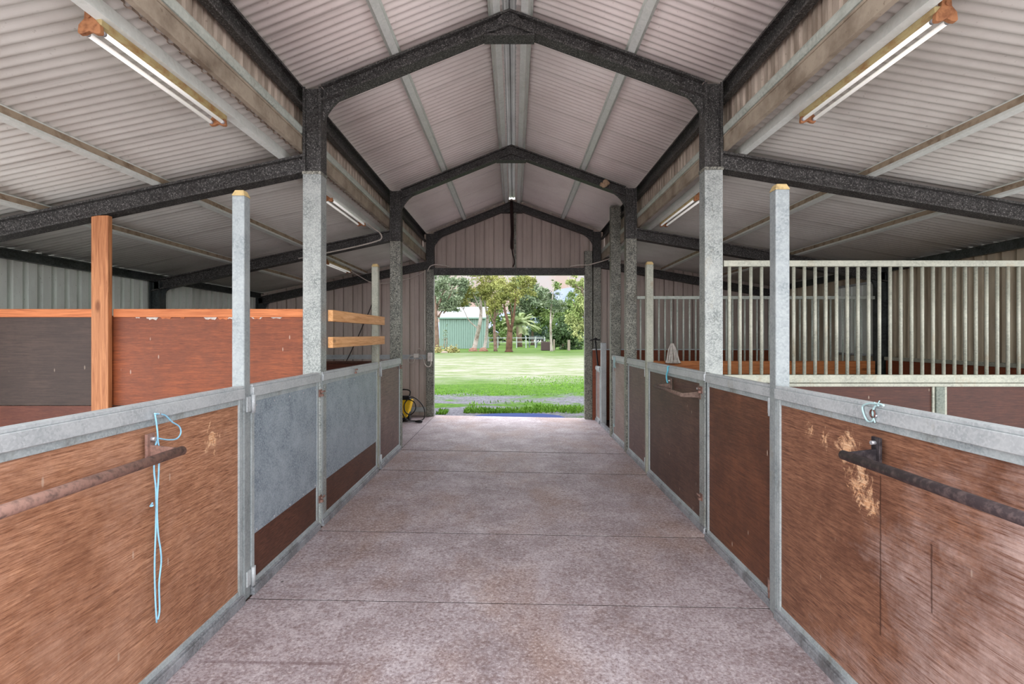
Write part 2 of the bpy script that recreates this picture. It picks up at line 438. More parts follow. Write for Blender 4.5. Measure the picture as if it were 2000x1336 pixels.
def rib_wall(bm, along, x_or_y, s0, s1, zlo, zhi, period, prof, sgn, doors=None):
    """ribbed sheet: prof = [(fraction of period, depth)], zlo/zhi functions of the position"""
    S = []
    n = int(math.ceil((s1-s0)/period))
    for k in range(n):
        for f, d in prof:
            s = s0 + (k+f)*period
            if s <= s1: S.append((s, d))
    S.append((s1, S[-1][1]))
    prev = None
    for s, d in S:
        q = x_or_y + sgn*d
        mk = (lambda z: (s, q, z)) if along == 'X' else (lambda z: (q, s, z))
        cur = (bm.verts.new(mk(zlo(s))), bm.verts.new(mk(zhi(s))))
        if prev is not None: bm.faces.new((prev[0], cur[0], cur[1], prev[1]))
        prev = cur
# outer walls: wide pans, deep ribs
PR = [(0,0),(.58,0),(.60,.085),(.97,.085)]
bm = B(); rib_wall(bm, 'Y', XL, 3.4, YB, lambda s: -.05, lambda s: raf_low(XL)+PL, .165, PR, -1)
struct('wall_left', bm, 'wall_sheet', 'ribbed pale steel wall behind the left stalls', 'wall', solid=.002, recalc=False)
bm = B(); rib_wall(bm, 'Y', XR, 3.6, YB, lambda s: -.05, lambda s: raf_low(XR)+PL, .165, PR, 1)
struct('wall_right', bm, 'wall_sheet_right', 'ribbed pale steel wall behind the right stalls', 'wall', solid=.002, recalc=False)
# back wall with gable and doorway
PB = [(0,0),(.32,0),(.34,.005),(.40,.005),(.42,0),(.80,0),(.815,.045),(.965,.045),(.98,0)]
bm = B()
rib_wall(bm, 'X', YB, XL, -1.70, lambda s: -.05, lambda x: raf_low(x)+PL+.005, .19, PB, 1)
rib_wall(bm, 'X', YB+.012, -1.90, 1.90, lambda s: 2.86, lambda x: raf_up(x)+PL+.005, .19, PB, 1)
rib_wall(bm, 'X', YB, 1.50, XR+.05, lambda s: -.08, lambda x: raf_low(x)+PL+.005, .19, PB, 1)
struct('wall_back', bm, 'wall_sheet_back', 'ribbed steel end wall with the open doorway', 'wall', solid=.002, recalc=False)
# clerestory walls between the two roof levels
for s, nm, X in ((-1,'wall_clerestory_left',-1.83), (1,'wall_clerestory_right',1.81)):
    bm = B()
    rib_wall(bm, 'Y', X, Y0, YB, lambda y: raf_low(X)+PL-.004, lambda y: raf_up(X)+PL-.01, .10, [(0,0),(.55,0),(.66,.014),(.88,.014)], s)
    struct(nm, bm, 'clerestory_sheet', 'dusty brown ribbed sheet between the roof levels on the %s' % ('left' if s < 0 else 'right'), 'wall', solid=.002, recalc=False)

# ------------------------------------------------------------------ steel members
def ibeam(w, d, t=.008, lip=.018):
    """profile: u across (width w), v down from 0 (depth d); two lipped channels back to back"""
    h = w/2; g = .006
    return [(-h,0),(h,0),(h,-lip),(h-t,-lip),(h-t,-t),(g,-t),(g,-d+t),(h-t,-d+t),(h-t,-d+lip),(h,-d+lip),(h,-d),(-h,-d),(-h,-d+lip),(-h+t,-d+lip),(-h+t,-d+t),(-g,-d+t),(-g,-t),(-h+t,-t),(-h+t,-lip),(-h,-lip)]

SIDE = {-1: 'left', 1: 'right'}
COLX = {-1: (-1.735,-1.585), 1: (1.565,1.715)}
collab = {
 (-1,0): 'pale galvanised steel column with dark knee, nearest on the left aisle side',
 (1,0): 'pale galvanised steel column with dark knee, nearest on the right aisle side',
 (-1,1): 'mottled steel column behind the left end of the timber rails',
 (1,1): 'mottled steel column beside the tall capless post on the right aisle side',
 (-1,2): 'dark speckled steel column forming the left jamb of the open doorway',
 (1,2): 'dark speckled steel column just right of the doorway jamb post'}
for k, Y in enumerate(FR):
    for s in (-1, 1):
        x0, x1 = COLX[s]; xc = (x0+x1)/2; base = fz(xc)
        t = thing('steel_column', collab[(s,k)], 'steel column', (xc, Y+.065, base), 'portal frame columns along the aisle')
        zk = 2.905 if s < 0 else 2.94
        zt = raf_up(x1 if s < 0 else x0) - .02
        bm = B(); box(bm, x0, x1, Y, Y+.13, base, zk)
        obj('shaft', bm, ('galvanised_column','galvanised_mottled','galvanised_mottled')[k], t, bevel=.006)
        bm = B()
        prof = ibeam(.13, .15, .008, .02)
        prism(bm, [(u, v+.075) for u, v in prof], (xc, Y+.065, zk), (0,1,0), (1,0,0), (0,0,zt-zk))
        box(bm, x0+.01, x1-.01, Y+.035, Y+.095, zk, zt)
        obj('knee_section', bm, 'galvanised_dark', t)
        # curved knee gusset towards the aisle
        bm = B(); xi = x1 if s < 0 else x0
        zr = raf_up(xi) - .126
        L = .20; m = UL if s < 0 else UR
        poly = [(xi, zr+.01), (xi-s*L, zr + L*m + .01)]
        for j in range(7):
            a = j/6
            px_ = (1-a)**2*L + 2*a*(1-a)*.045 + 0*a*a
            pz_ = (1-a)**2*(L*m-.012) + 2*a*(1-a)*(-.02) + a*a*(-.17)
            poly.append((xi-s*px_, zr+pz_))
        poly = [(x-xi, z) for x, z in poly]
        prism(bm, poly, (xi, Y+.05, 0), (1,0,0), (0,0,1), (0,.03,0))
        obj('knee_gusset', bm, 'galvanised_dark', t)
        for bx_, bz_ in ((.03,.10),(-.03,.10),(.03,.42),(-.03,.42)):
            bm = B(); cyl(bm, (xc+bx_, Y+.038, zt-bz_-.05), (xc+bx_, Y+.026, zt-bz_-.05), .012, 6)
            obj('bolt', bm, 'galvanised_dark', t)
        if k == 0:
            bm = B(); box(bm, x0-.004, x1+.004, Y-.006, Y+.136, zk-.012, zk+.014); obj('joint_plate', bm, 'galvanised_mottled', t, bevel=.003)

lowlab = {(-1,0): 'dark steel rafter of the left lean-to resting on the orange timber post',
 (1,0): 'dark steel rafter of the right lean-to passing above the nearer barred grille',
 (-1,1): 'middle dark steel rafter under the left lean-to roof', (1,1): 'middle dark steel rafter under the right lean-to roof',
 (-1,2): 'dark steel rafter along the end wall left of the doorway', (1,2): 'dark steel rafter along the end wall right of the doorway'}
uplab = {(-1,0): 'left rafter of the nearest dark steel gable frame', (1,0): 'right rafter of the nearest dark steel gable frame',
 (-1,1): 'left rafter of the middle steel gable frame', (1,1): 'right rafter of the middle steel gable frame with a pale wasp nest',
 (-1,2): 'left rafter of the gable frame against the end wall', (1,2): 'right rafter of the gable frame against the end wall'}
uplab[(1,1)] = 'right rafter of the middle steel gable frame'
for k, Y in enumerate(FR):
    for s in (-1, 1):
        xi = COLX[s][0] if s < 0 else COLX[s][1]
        xo = XL+.03 if s < 0 else XR-.03
        bm = B()
        d = Vector((xo-xi, 0, raf_low(xo)-raf_low(xi)))
        prism(bm, ibeam(.13, .148), (xi, Y+.065, raf_low(xi)), (0,1,0), (0,0,1), d)
        tag(obj('lean_to_rafter', bm, 'galvanised_dark'), lowlab[(s,k)], 'rafter', 'rafters of the two lean-to roofs', 'thing')
        xa, xb = (COLX[s][1], RX) if s < 0 else (COLX[s][0], RX)
        t = thing('gable_rafter', uplab[(s,k)], 'rafter', (xa, Y+.065, raf_up(xa)-.13), 'rafters of the gable frames')
        bm = B()
        prism(bm, ibeam(.13, .13), (xa, Y+.065, raf_up(xa)), (0,1,0), (0,0,1), Vector((xb-xa,0,raf_up(xb)-raf_up(xa))))
        obj('beam', bm, 'galvanised_dark', t)
        for q in (.05, .12):
            for dz in (.035, .09):
                x = xb + s*q
                bm = B(); cyl(bm, (x, Y+.060, raf_up(x)-dz), (x, Y+.042, raf_up(x)-dz), .011, 6); obj('bolt', bm, 'galvanised_dark', t)
    # apex plate under the ridge
    bm = B()
    za = raf_up(RX)
    prism(bm, [(-.21, -.205), (.21, -.205), (.215, -.185), (.06, -.03), (0,-.004), (-.06, -.03), (-.215,-.185)], (RX, Y+.030, za), (1,0,0), (0,0,1), (0,.024,0))
    box(bm, RX-.21, RX+.21, Y+.0, Y+.13, za-.222, za-.205)
    tag(obj('apex_plate', bm, 'galvanised_dark'), ('bolted steel apex plate of the nearest gable frame','bolted steel apex plate of the middle gable frame','bolted steel apex plate against the end wall')[k], 'steel plate', 'apex plates under the ridge', 'thing')

def hat(w, d, f, t=.004):
    """top-hat purlin hanging from v=0 down to -d"""
    h = w/2
    return [(-h-f,0),(-h,0),(-h+.006,-d),(h-.006,-d),(h,0),(h+f,0),(h+f,-t-.006),(h+t,-t),(h+t-.004,-d-t),(-h-t+.004,-d-t),(-h-t,-t),(-h-f,-t-.006)]
def purlin(x, ztop, prof, m, label, name='roof_purlin', tilt=0, y0=Y0, y1=YB-.02):
    bm = B()
    U = Vector((math.cos(tilt),0,math.sin(tilt))); V = Vector((-math.sin(tilt),0,math.cos(tilt)))
    prism(bm, prof, (x, y0, ztop), U, V, (0,y1-y0,0))
    return tag(obj(name, bm, m), label, 'purlin', 'long steel purlins under the roofs', 'thing')
def cee(w, d, t=.003, lip=.016):
    h = w/2
    return [(-h,0),(h,0),(h,-lip),(h-t,-lip),(h-t,-t),(-h+t,-t),(-h+t,-d+t),(h-t,-d+t),(h-t,-d+lip),(h,-d+lip),(h,-d),(-h,-d)]
def mir(p): return [(-u, v) for u, v in p]
purlin(-1.0, raf_up(-1.0)+PL, hat(.058,.066,.022), 'purlin_steel', 'grey green purlin halfway down the left slope over the aisle', tilt=math.atan(UL))
purlin(.985, raf_up(.985)+PL, hat(.058,.066,.022), 'purlin_steel', 'grey green purlin halfway down the right slope over the aisle', tilt=-math.atan(UR))
purlin(RX-.128, raf_up(RX-.128)+PL, hat(.058,.066,.022), 'purlin_steel', 'ridge purlin just left of the ridge capping', tilt=math.atan(UL))
purlin(RX+.150, raf_up(RX+.150)+PL, hat(.058,.066,.022), 'purlin_steel', 'ridge purlin just right of the ridge capping', tilt=-math.atan(UR))
for s in (-1, 1):
    L = SIDE[s]; tl = math.atan(SL)*1 if s < 0 else -math.atan(SR)
    P = mir(cee(.050, PL-.006, .003)) if s > 0 else cee(.050, PL-.006, .003)
    for q, nm in ((1.925 if s < 0 else 1.90, 'innermost purlin under the %s lean-to, beside the strip lights' % L), (2.96, 'second purlin down under the %s lean-to roof' % L),
                  (3.98, 'third purlin down under the %s lean-to roof' % L)):
        x = s*q
        pl_ = purlin(x, raf_low(x)+PL, [(-u, v) for u, v in P], 'purlin_steel', nm, tilt=tl)
        if q > 2:   # dust baked on the web
            bm = B(); U = Vector((math.cos(tl),0,math.sin(tl))); V = Vector((-math.sin(tl),0,math.cos(tl))); e = -s*.026
            prism(bm, [(e,-.012),(e-s*.0015,-.012),(e-s*.0015,-.058),(e,-.058)], (x, Y0+.02, raf_low(x)+PL), U, V, (0,YB-Y0-.06,0))
            obj('dusty_web', bm, 'dust_brown', pl_)
    x = s*5.03 if s < 0 else 5.17
    purlin(x, raf_low(x)+PL-.01, cee(.06,.10), 'outer_steel', 'dark dusty eave purlin on top of the %s outer wall' % L, 'eave_purlin')
    # dark eave beam high on the aisle side
    x = -1.768 if s < 0 else 1.748
    bm = B(); zt = raf_up(x)+PL-.02
    prism(bm, (cee(.056, .155, .004) if s < 0 else mir(cee(.056, .155, .004))), (x, Y0, zt), (1,0,0), (0,0,1), (0,YB-Y0-.02,0))
    tag(obj('eave_beam', bm, 'galvanised_dark'), 'dark eave beam under the %s edge of the aisle roof' % L, 'eave beam', 'dark beams along the aisle roof edges', 'thing')
    x0, x1 = (-1.80,-1.738) if s < 0 else (1.718,1.78)
    bm = B(); box(bm, x0, x1, Y0, YB-.02, 3.222, 3.300)
    one('wall_girt', bm, 'galvanised_green', 'smooth grey green girt above the brown flashing on the %s' % L, 'girt', 'rounded girts below the aisle roof', bevel=.024)
    bm = B(); xx = -1.745 if s < 0 else 1.725
    box(bm, xx, xx + s*.03, Y0, YB-.02, 3.095, 3.205); box(bm, xx-s*.006, xx+s*.03, Y0, YB-.02, 3.198, 3.214)
    box(bm, xx-s*.004, xx+s*.03, Y0, YB-.02, 3.088, 3.096)
    one('flashing_channel', bm, 'flashing_brown', 'dirty brown steel flashing where the %s lean-to roof meets the aisle' % L, 'flashing', 'brown flashings along the aisle', bevel=.002)
    # outer columns
    for Y in FR[1:]:
        xo0, xo1 = (XL+.0, XL+.15) if s < 0 else (XR-.15, XR)
        bm = B(); xc = (xo0+xo1)/2
        prism(bm, [(u, v+.075) for u, v in ibeam(.13,.15)], (xc, Y+.065, fz(xc)), (0,1,0), (1,0,0), (0,0,raf_low(xc)-.02-fz(xc)))
        zz = raf_low(xo1 if s < 0 else xo0)-.14
        xi = xo1 if s < 0 else xo0
        prism(bm, [(0,.02),(-s*.16,.02+.16*(SL if s<0 else SR)),(-s*.05,-.03),(0,-.15)], (xi, Y+.05, zz), (1,0,0), (0,0,1), (0,.03,0))
        tag(obj('outer_column', bm, 'outer_steel'), 'dark steel column against the %s outer wall %s' % (L, 'in line with the middle frame' if Y < 9 else 'in the far corner'), 'steel column', None, 'thing')

# ------------------------------------------------------------------ doorway
bm = B(); box(bm, 1.398, 1.552, FR[2]+.03, FR[2]+.14, fz(1.5), 3.27)
one('door_jamb_post', bm, 'galvanised_mottled', 'speckled steel post forming the right jamb of the open doorway', 'post', bevel=.006)
bm = B(); prism(bm, [(0,0),(.10,0),(.10,-.02),(.012,-.02),(.012,-.125),(.10,-.125),(.10,-.14),(0,-.14)], (-1.585, FR[2]+.03, 2.935), (0,1,0), (0,0,1), (2.985,0,0))
one('door_lintel', bm, 'galvanised_dark', 'dark speckled steel channel across the top of the open doorway', 'lintel')
bm = B(); box(bm, .0, .045, FR[2]+.06, FR[2]+.14, 2.935, raf_up(.02)-.13)
one('gable_post', bm, 'galvanised_mottled', 'slim speckled post in the middle of the gable above the doorway', 'post', bevel=.004)
bm = B()
pts = spline([(-.05,9.98,4.22),(-.045,9.97,3.95),(-.035,9.97,3.6),(-.045,9.98,3.38),(-.03,10.0,3.2),(.0,10.02,3.1),(.005,10.03,3.02),(-.02,10.05,2.945)], 5)
tube(bm, pts, [.030 if p.z > 3.30 else .011 for p in pts], 8)
one('hanging_strap', bm, 'rope_dark', 'dark strap hanging from the ridge in front of the gable', 'strap')

# girts, cables and boxes on the end wall left of the doorway
for z, q in ((1.17, 'at rail height'), (.125, 'near the floor')):
    bm = B(); prism(bm, [(0,0),(.05,0),(.05,-.09),(0,-.09),(0,-.072),(.044,-.072),(.044,-.018),(0,-.018)], (XL+.05, YB-.075, z+.045), (0,1,0), (0,0,1), (XL*-1-1.79,0,0))
    tag(obj('end_wall_girt', bm, 'galvanised_pale'), 'pale steel girt %s along the end wall left of the doorway' % q, 'girt', None, 'thing')
bm = B(); box(bm, -1.99, -1.885, YB-.125, YB-.076, 1.155, 1.24); one('junction_box', bm, 'switch_white', 'small white junction box on the girt left of the doorway', 'junction box', bevel=.006)
t = thing('switch_box', 'white power switch box on the left doorway column', 'switch', (-1.655, FR[2]-.02, 1.15))
bm = B(); box(bm, -1.70, -1.61, FR[2]-.045, FR[2]-.001, 1.09, 1.26); obj('casing', bm, 'switch_white', t, bevel=.008)
bm = B(); box(bm, -1.675, -1.635, FR[2]-.052, FR[2]-.045, 1.15, 1.20); obj('switch', bm, 'cable_white', t, bevel=.003)
t = thing('junction_plate', 'small speckled box at the foot of the left doorway column', 'box', (-1.66, FR[2]-.02, .14))
bm = B(); box(bm, -1.72, -1.60, FR[2]-.06, FR[2]-.001, .07, .22); obj('casing', bm, 'galvanised_mottled', t, bevel=.01)
def cable(pts, r, m, label, k=7, cat='cable'):
    bm = B(); tube(bm, spline(pts, k), r, 7); return one('cable' if cat == 'cable' else cat, bm, m, label, cat)
yc = YB-.10
cable([(-1.95,yc-.04,1.155),(-1.99,yc-.05,1.07),(-2.06,yc-.05,1.06),(-2.09,yc-.05,1.13),(-2.04,yc-.04,1.19),(-1.99,yc-.03,1.20)], .009, 'cable_white', 'white cable looping below the junction box left of the doorway')
cable([(-1.93,yc-.04,1.24),(-1.93,yc-.05,1.31),(-1.87,yc-.06,1.34),(-1.80,yc-.08,1.30),(-1.74,yc-.16,1.36),(-1.745,yc-.16,1.9),(-1.745,yc-.16,2.6),(-1.74,yc-.16,2.88)], .009, 'cable_white', 'white cable rising from the junction box up the left doorway column')
cable([(-1.885,yc-.04,1.20),(-1.80,yc-.08,1.16),(-1.74,yc-.18,1.04),(-1.67,yc-.22,.99),(-1.62,yc-.21,1.02),(-1.615,yc-.19,1.12)], .010, 'cable_white', 'white cable drooping from the junction box to the switch box')
cable([(-1.70,10.06,2.86),(-1.64,10.05,2.96),(-1.52,10.05,2.99),(-1.36,10.06,2.975),(-1.27,10.1,2.96)], .011, 'cable_white', 'white cable arching over the left end of the lintel')
cable([(-3.02,9.3,2.80),(-2.93,9.7,2.72),(-2.80,10.0,2.64),(-2.55,10.05,2.62),(-2.3,10.06,2.66),(-2.0,10.06,2.74),(-1.75,10.05,2.86)], .009, 'cable_white', 'white cable sagging from the farthest left strip light along the rafter')
cable([(1.10,10.1,2.96),(1.25,10.06,2.98),(1.45,10.06,2.985),(1.60,10.05,3.02),(1.78,9.9,3.06),(1.86,9.3,3.05)], .011, 'cable_white', 'white cable running off the right end of the lintel')
cable([(-2.72,YB-.07,3.0-.2),(-2.80,YB-.08,2.3),(-3.0,YB-.08,1.8),(-3.25,YB-.085,1.25),(-3.4,YB-.09,.95)], .009, 'cable_dark', 'dark cable slanting down the end wall behind the timber rails')

bm = B()
for k in range(6): blob(bm, (1.27+random.uniform(-.05,.05), 7.135, 3.70+random.uniform(-.03,.03)), random.uniform(.025,.045), 2, (1,.6,1), .08)
one('mud_nest', bm, 'nest_mud', 'pale mud nest stuck on the right rafter of the middle gable frame', 'nest', smooth=True)
cable([(-1.90,6.62,3.03),(-1.88,6.85,3.015),(-1.84,7.02,2.99),(-1.84,7.10,2.93),(-1.95,7.125,2.885),(-2.3,7.13,2.80),(-3.0,7.13,2.655)], .010, 'cable_white', 'grey cable bending from the second left strip light down the middle rafter')
# ================================================================== stall fronts
def front(side, X, y0, y1, name, label, cat, board, sheetz=None, post_edge=True, th=.04, zt=1.262, group=None, dz=0):
    """one panel or door of a stall front; X is its aisle face"""
    s = side; b = fz(X) 
    def bx(bm, u0, u1, a0, a1, z0, z1): box(bm, X+s*u0, X+s*u1, a0, a1, z0, z1)
    t = thing(name, label, cat, (X+s*th/2, (y0+y1)/2, b), group)
    bm = B(); bx(bm, -.012, th+.01, y0, y1, zt-.066, zt-.008); bx(bm, -.004, th, y0, y1, zt-.008, zt+.008)
    obj('top_rail', bm, 'galvanised_pale' , t, bevel=.003)
    bm = B(); w = .036
    bx(bm, .002, th-.004, y0, y0+w, b+.055, zt-.066); bx(bm, .002, th-.004, y1-w, y1, b+.055, zt-.066)
    bx(bm, .004, th-.004, y0+w, y1-w, zt-.098, zt-.066); bx(bm, .004, th-.004, y0+w, y1-w, b+.055, b+.085)
    obj('frame', bm, 'galvanised_frame', t, bevel=.002)
    bm = B(); bx(bm, .012, th-.010, y0+w-.004, y1-w+.004, b+.08, zt-.094)
    obj('plywood_board', bm, board, t)
    bm = B(); bx(bm, -.016, th, y0, y1, b, b+.045); bx(bm, -.006, th, y0, y1, b+.045, b+.058)
    obj('sill', bm, 'sill_steel', t, bevel=.003)
    if sheetz is not None:
        bm = B(); bx(bm, .006, .011, y0+w-.002, y1-w+.002, b+sheetz, zt-.096)
        sh = obj('steel_sheet', bm, 'galvanised_sheet', t); sh['label'] = 'grey galvanised sheet over the upper boards'
        n = 5
        for z in (b+sheetz+.018, zt-.125):
            for i in range(n):
                y = y0+w+.03 + (y1-y0-2*w-.06)*i/(n-1)
                bm = B(); cyl(bm, (X+s*.007, y, z), (X+s*.002, y, z), .006, 8); obj('screw', bm, 'bolt_steel', sh)
    return t

def hinge(t, s, X, y, z, m='galvanised_pale'):
    bm = B()
    box(bm, X-s*.006, X+s*.002, y-.055, y-.012, z-.045, z+.045); box(bm, X-s*.006, X+s*.002, y+.012, y+.045, z-.045, z+.045)
    h = obj('hinge', bm, m, t, bevel=.002)
    bm = B(); cyl(bm, (X-s*.012, y, z-.055), (X-s*.012, y, z+.055), .012, 10); obj('pin', bm, m, h)
def latch(t, s, X, y, z, m='rust_pipe'):
    bm = B(); box(bm, X-s*.006, X+s*.0, y-.03, y+.03, z-.03, z+.03)
    h = obj('latch', bm, m, t, bevel=.002)
    bm = B(); box(bm, X-s*.028, X-s*.006, y-.012, y+.012, z-.026, z-.006); cyl(bm, (X-s*.020, y-.012, z+.012), (X-s*.020, y+.05, z+.012), .008, 8)
    obj('bolt', bm, m, h, bevel=.001)

XLf = -1.58
G = 'panels and doors of the stall fronts'
p = front(-1, XLf, Y0-.05, 2.985, 'stall_barrier', 'large worn orange brown plywood stall panel nearest on the left, with a pipe saddle rack', 'stall panel', 'ply_near_left', group=G)
p = front(-1, XLf, 3.085, 4.150, 'stall_gate', 'grey sheet metal stall door between the tall left post and the first left column', 'stall door', 'ply_kick_left', .355, group=G)
hinge(p, -1, XLf, 3.078, 1.155); hinge(p, -1, XLf, 3.078, .12); latch(p, -1, XLf, 4.17, 1.10); latch(p, -1, XLf, 4.165, .24)
p = front(-1, XLf, 4.215, 5.935, 'stall_barrier', 'long grey sheet metal stall panel below the two timber rails', 'stall panel', 'ply_kick_left', .36, group=G)
latch(p, -1, XLf-.0, 5.05, 1.225, 'rust_pipe')
p = front(-1, XLf, 6.035, 7.11, 'stall_gate', 'plum brown plywood stall door farthest along the left side', 'stall door', 'ply_plum', group=G)
hinge(p, -1, XLf, 6.035, 1.15); hinge(p, -1, XLf, 6.035, .12); latch(p, -1, XLf, 7.10, 1.15)

p = front(1, 1.505, Y0-.05, 2.94, 'stall_barrier', 'large worn plywood stall panel nearest on the right, gouged beside its pipe rack', 'stall panel', 'ply_near_right', zt=1.268, group=G)
p = front(1, 1.535, 3.045, 4.09, 'stall_gate', 'dark brown plywood stall door between the tall right post and the first right column', 'stall door', 'ply_brown', group=G)
hinge(p, 1, 1.535, 3.045, 1.14); hinge(p, 1, 1.535, 3.045, .06, 'rust_pipe')
p = front(1, 1.568, 4.20, 5.985, 'stall_barrier', 'long dark brown stall panel with a short pipe rack on the right', 'stall panel', 'ply_dark', group=G)
latch(p, 1, 1.568, 4.28, 1.115); latch(p, 1, 1.568, 4.28, .22)
p = front(1, 1.585, 6.15, 7.14, 'stall_gate', 'plum brown stall door in front of the mottled right column', 'stall door', 'ply_plum', group=G)
hinge(p, 1, 1.585, 6.14, 1.14); hinge(p, 1, 1.585, 6.14, .06)
p = front(1, 1.595, 7.17, 8.29, 'stall_barrier', 'faded pinkish grey stall panel with blue twine before the open stall doorway', 'stall panel', 'ply_grey', group=G)
latch(p, 1, 1.595, 7.25, 1.13, 'black_plate'); latch(p, 1, 1.595, 7.25, .15, 'black_plate')
p = front(1, 1.60, 9.56, 10.02, 'low_barrier', 'low pinkish panel in a steel frame beside the doorway jamb on the right', 'stall panel', 'ply_grey', zt=1.0, group=G)
bm = B(); box(bm, 1.585, 1.65, 8.45, 9.46, fz(1.6), fz(1.6)+.05); one('threshold_sill', bm, 'sill_steel', 'steel sill across the open stall doorway on the right', 'sill', bevel=.003)

def post(name, x0, x1, y0, y1, zt, m, label, cap=True, group=None):
    xc = (x0+x1)/2; b = fz(xc)
    if not cap:
        bm = B(); box(bm, x0, x1, y0, y1, b, zt)
        return one(name, bm, m, label, 'post', group, bevel=.006)
    t = thing(name, label, 'post', (xc, (y0+y1)/2, b), group)
    bm = B(); box(bm, x0, x1, y0, y1, b, zt-.03); obj('shaft', bm, m, t, bevel=.008)
    bm = B(); e = .002
    hexa(bm, [(x0-e,y0-e,zt-.032),(x1+e,y0-e,zt-.032),(x1+e,y1+e,zt-.032),(x0-e,y1+e,zt-.032),(x0+.012,y0+.012,zt+.004),(x1-.012,y0+.012,zt+.004),(x1-.012,y1-.012,zt+.004),(x0+.012,y1-.012,zt+.004)])
    obj('cap', bm, 'cap_tan', t, bevel=.004)['label'] = 'yellowed plastic post cap'
    return t
GP = 'capped square posts in the stall fronts'
post('stall_post', -1.655, -1.581, 3.0, 3.072, 2.417, 'galvanised', 'tall pale square post with yellowed cap, nearest on the left', group=GP)
post('stall_post', -1.658, -1.581, 5.95, 6.022, 2.41, 'galvanised_cream', 'cream square post at the far end of the timber rails', group=GP)
post('stall_post', 1.510, 1.593, 2.955, 3.03, 2.44, 'galvanised', 'tall pale square post with yellowed cap, nearest on the right', group=GP)
post('stall_post', 1.565, 1.650, 6.05, 6.125, 2.45, 'galvanised_cream', 'cream square post in front of the farther barred grille', group=GP)
post('roof_post', 1.572, 1.735, 8.31, 8.43, 3.70, 'galvanised_mottled', 'tall grey post reaching the aisle roof beside the open stall doorway', cap=False)
post('low_post', 1.61, 1.71, 9.47, 9.54, 1.46, 'galvanised_pale', 'short galvanised post at the near end of the low pinkish panel', cap=False)

# timber rails on the left
for z0, z1, q in ((1.690, 1.787, 'upper'), (1.465, 1.558, 'lower')):
    bm = B(); hexa(bm, [(-1.578,4.34,z0),(-1.535,4.34,z0),(-1.535,6.08,z0+.012),(-1.578,6.08,z0+.012),(-1.578,4.34,z1),(-1.535,4.34,z1),(-1.535,6.08,z1+.012),(-1.578,6.08,z1+.012)])
    one('timber_rail', bm, 'timber_rail', '%s of the two pale orange timber rails above the long grey panel' % q, 'timber rail', 'timber rails on the left', bevel=.003)

# ------------------------------------------------------------------ partitions across the stalls
t = thing('stall_partition', 'orange brown plywood partition with a timber cap behind the tall left post', 'partition', (-3.4, 4.28, 0))
bm = B(); box(bm, -4.98, -3.47, 4.262, 4.280, .99, 1.735); obj('plywood_board', bm, 'ply_part_dark', t)['label'] = 'dark brown board left of the timber post'
bm = B(); box(bm, -3.462, -1.742, 4.262, 4.280, .99, 1.735); obj('plywood_board', bm, 'ply_part_orange', t)['label'] = 'orange brown board right of the timber post'
bm = B(); box(bm, -4.98, -1.742, 4.262, 4.280, 0, .984); obj('plywood_board', bm, 'ply_part_low', t)['label'] = 'reddish brown lower board'
bm = B()
box(bm, -4.98, -3.475, 4.246, 4.295, 1.722, 1.790); obj('cap_rail', bm, 'timber_cap', t, bevel=.003)
bm = B(); box(bm, -3.325, -1.742, 4.246, 4.295, 1.722, 1.790); obj('cap_rail', bm, 'timber_cap', t, bevel=.003)
# torn pale splinters under the cap rail
for k in range(16):
    x = random.uniform(-3.25, -1.85); w = random.uniform(.02,.10); h = random.uniform(.008,.026)
    bm = B(); z = 1.722
    v = [bm.verts.new(q) for q in ((x,4.255,z),(x+w,4.255,z),(x+w*.8,4.258,z-h),(x+w*.45,4.258,z-h*.5),(x+w*.2,4.258,z-h*.9))]
    f = bm.faces.new(v); r = bmesh.ops.extrude_face_region(bm, geom=[f]); bmesh.ops.translate(bm, verts=[e for e in r['geom'] if isinstance(e, bmesh.types.BMVert)], vec=(0,.006,0))
    obj('splinter', bm, 'cloth_white' if k % 3 else 'timber_cap', t)
bm = B(); box(bm, -3.470, -3.330, 4.200, 4.245, 0, raf_low(-3.40)-.15)
one('timber_post', bm, 'timber_post', 'orange timber post under the dark rafter in the left stall', 'timber post', bevel=.004)
t = thing('stall_partition', 'low brown plywood partition behind the long grey panel on the left', 'partition', (-3.4, 7.2, 0))
bm = B(); box(bm, -4.93, -1.75, 7.19, 7.21, 0, 1.19); obj('plywood_board', bm, 'ply_part_low', t)
bm = B(); box(bm, -4.93, -1.75, 7.17, 7.23, 1.19, 1.225); obj('cap_rail', bm, 'ply_kick_left', t, bevel=.003)

def grille(name, label, Y, x0, x1, z0, z1, step, r, m, rail, low, skip=()):
    t = thing(name, label, 'stall grille', (x0, Y, z0), 'barred grilles above the right stall partitions')
    bm = B(); box(bm, x0, x1, Y-rail/2, Y+rail/2, z1-rail, z1); obj('top_rail', bm, m, t, bevel=.004)
    if low:
        bm = B(); box(bm, x0, x1, Y-rail/2, Y+rail/2, z0, z0+.066); obj('bottom_rail', bm, m, t, bevel=.004)
    n = int((x1-x0-.03)/step); first = True
    zb = z0+.066 if low else z0
    proto = None
    for i in range(n):
        x = x0 + .055 + i*step
        if proto is None:
            bm = B(); tube(bm, [(x, Y, zb-.004), (x, Y, z1-rail+.004)], r, 10)
            proto = obj('bar', bm, 'galvanised_cream' if low else m, t); xp = x
        else:
            o = proto.copy(); C.objects.link(o); o.parent = t; o.location = proto.location + Vector((x-xp,0,0))
    return t
grille('stall_grille', 'nearer barred steel grille behind the tall right post', 4.235, 1.726, 5.22, 1.180, 2.188, .0886, .0135, 'galvanised_cream', .05, True)
grille('stall_grille', 'farther barred steel grille standing on an orange timber beam', 7.225, 1.73, 5.08, 1.215, 2.14, .0865, .0125, 'galvanised_green', .045, False)
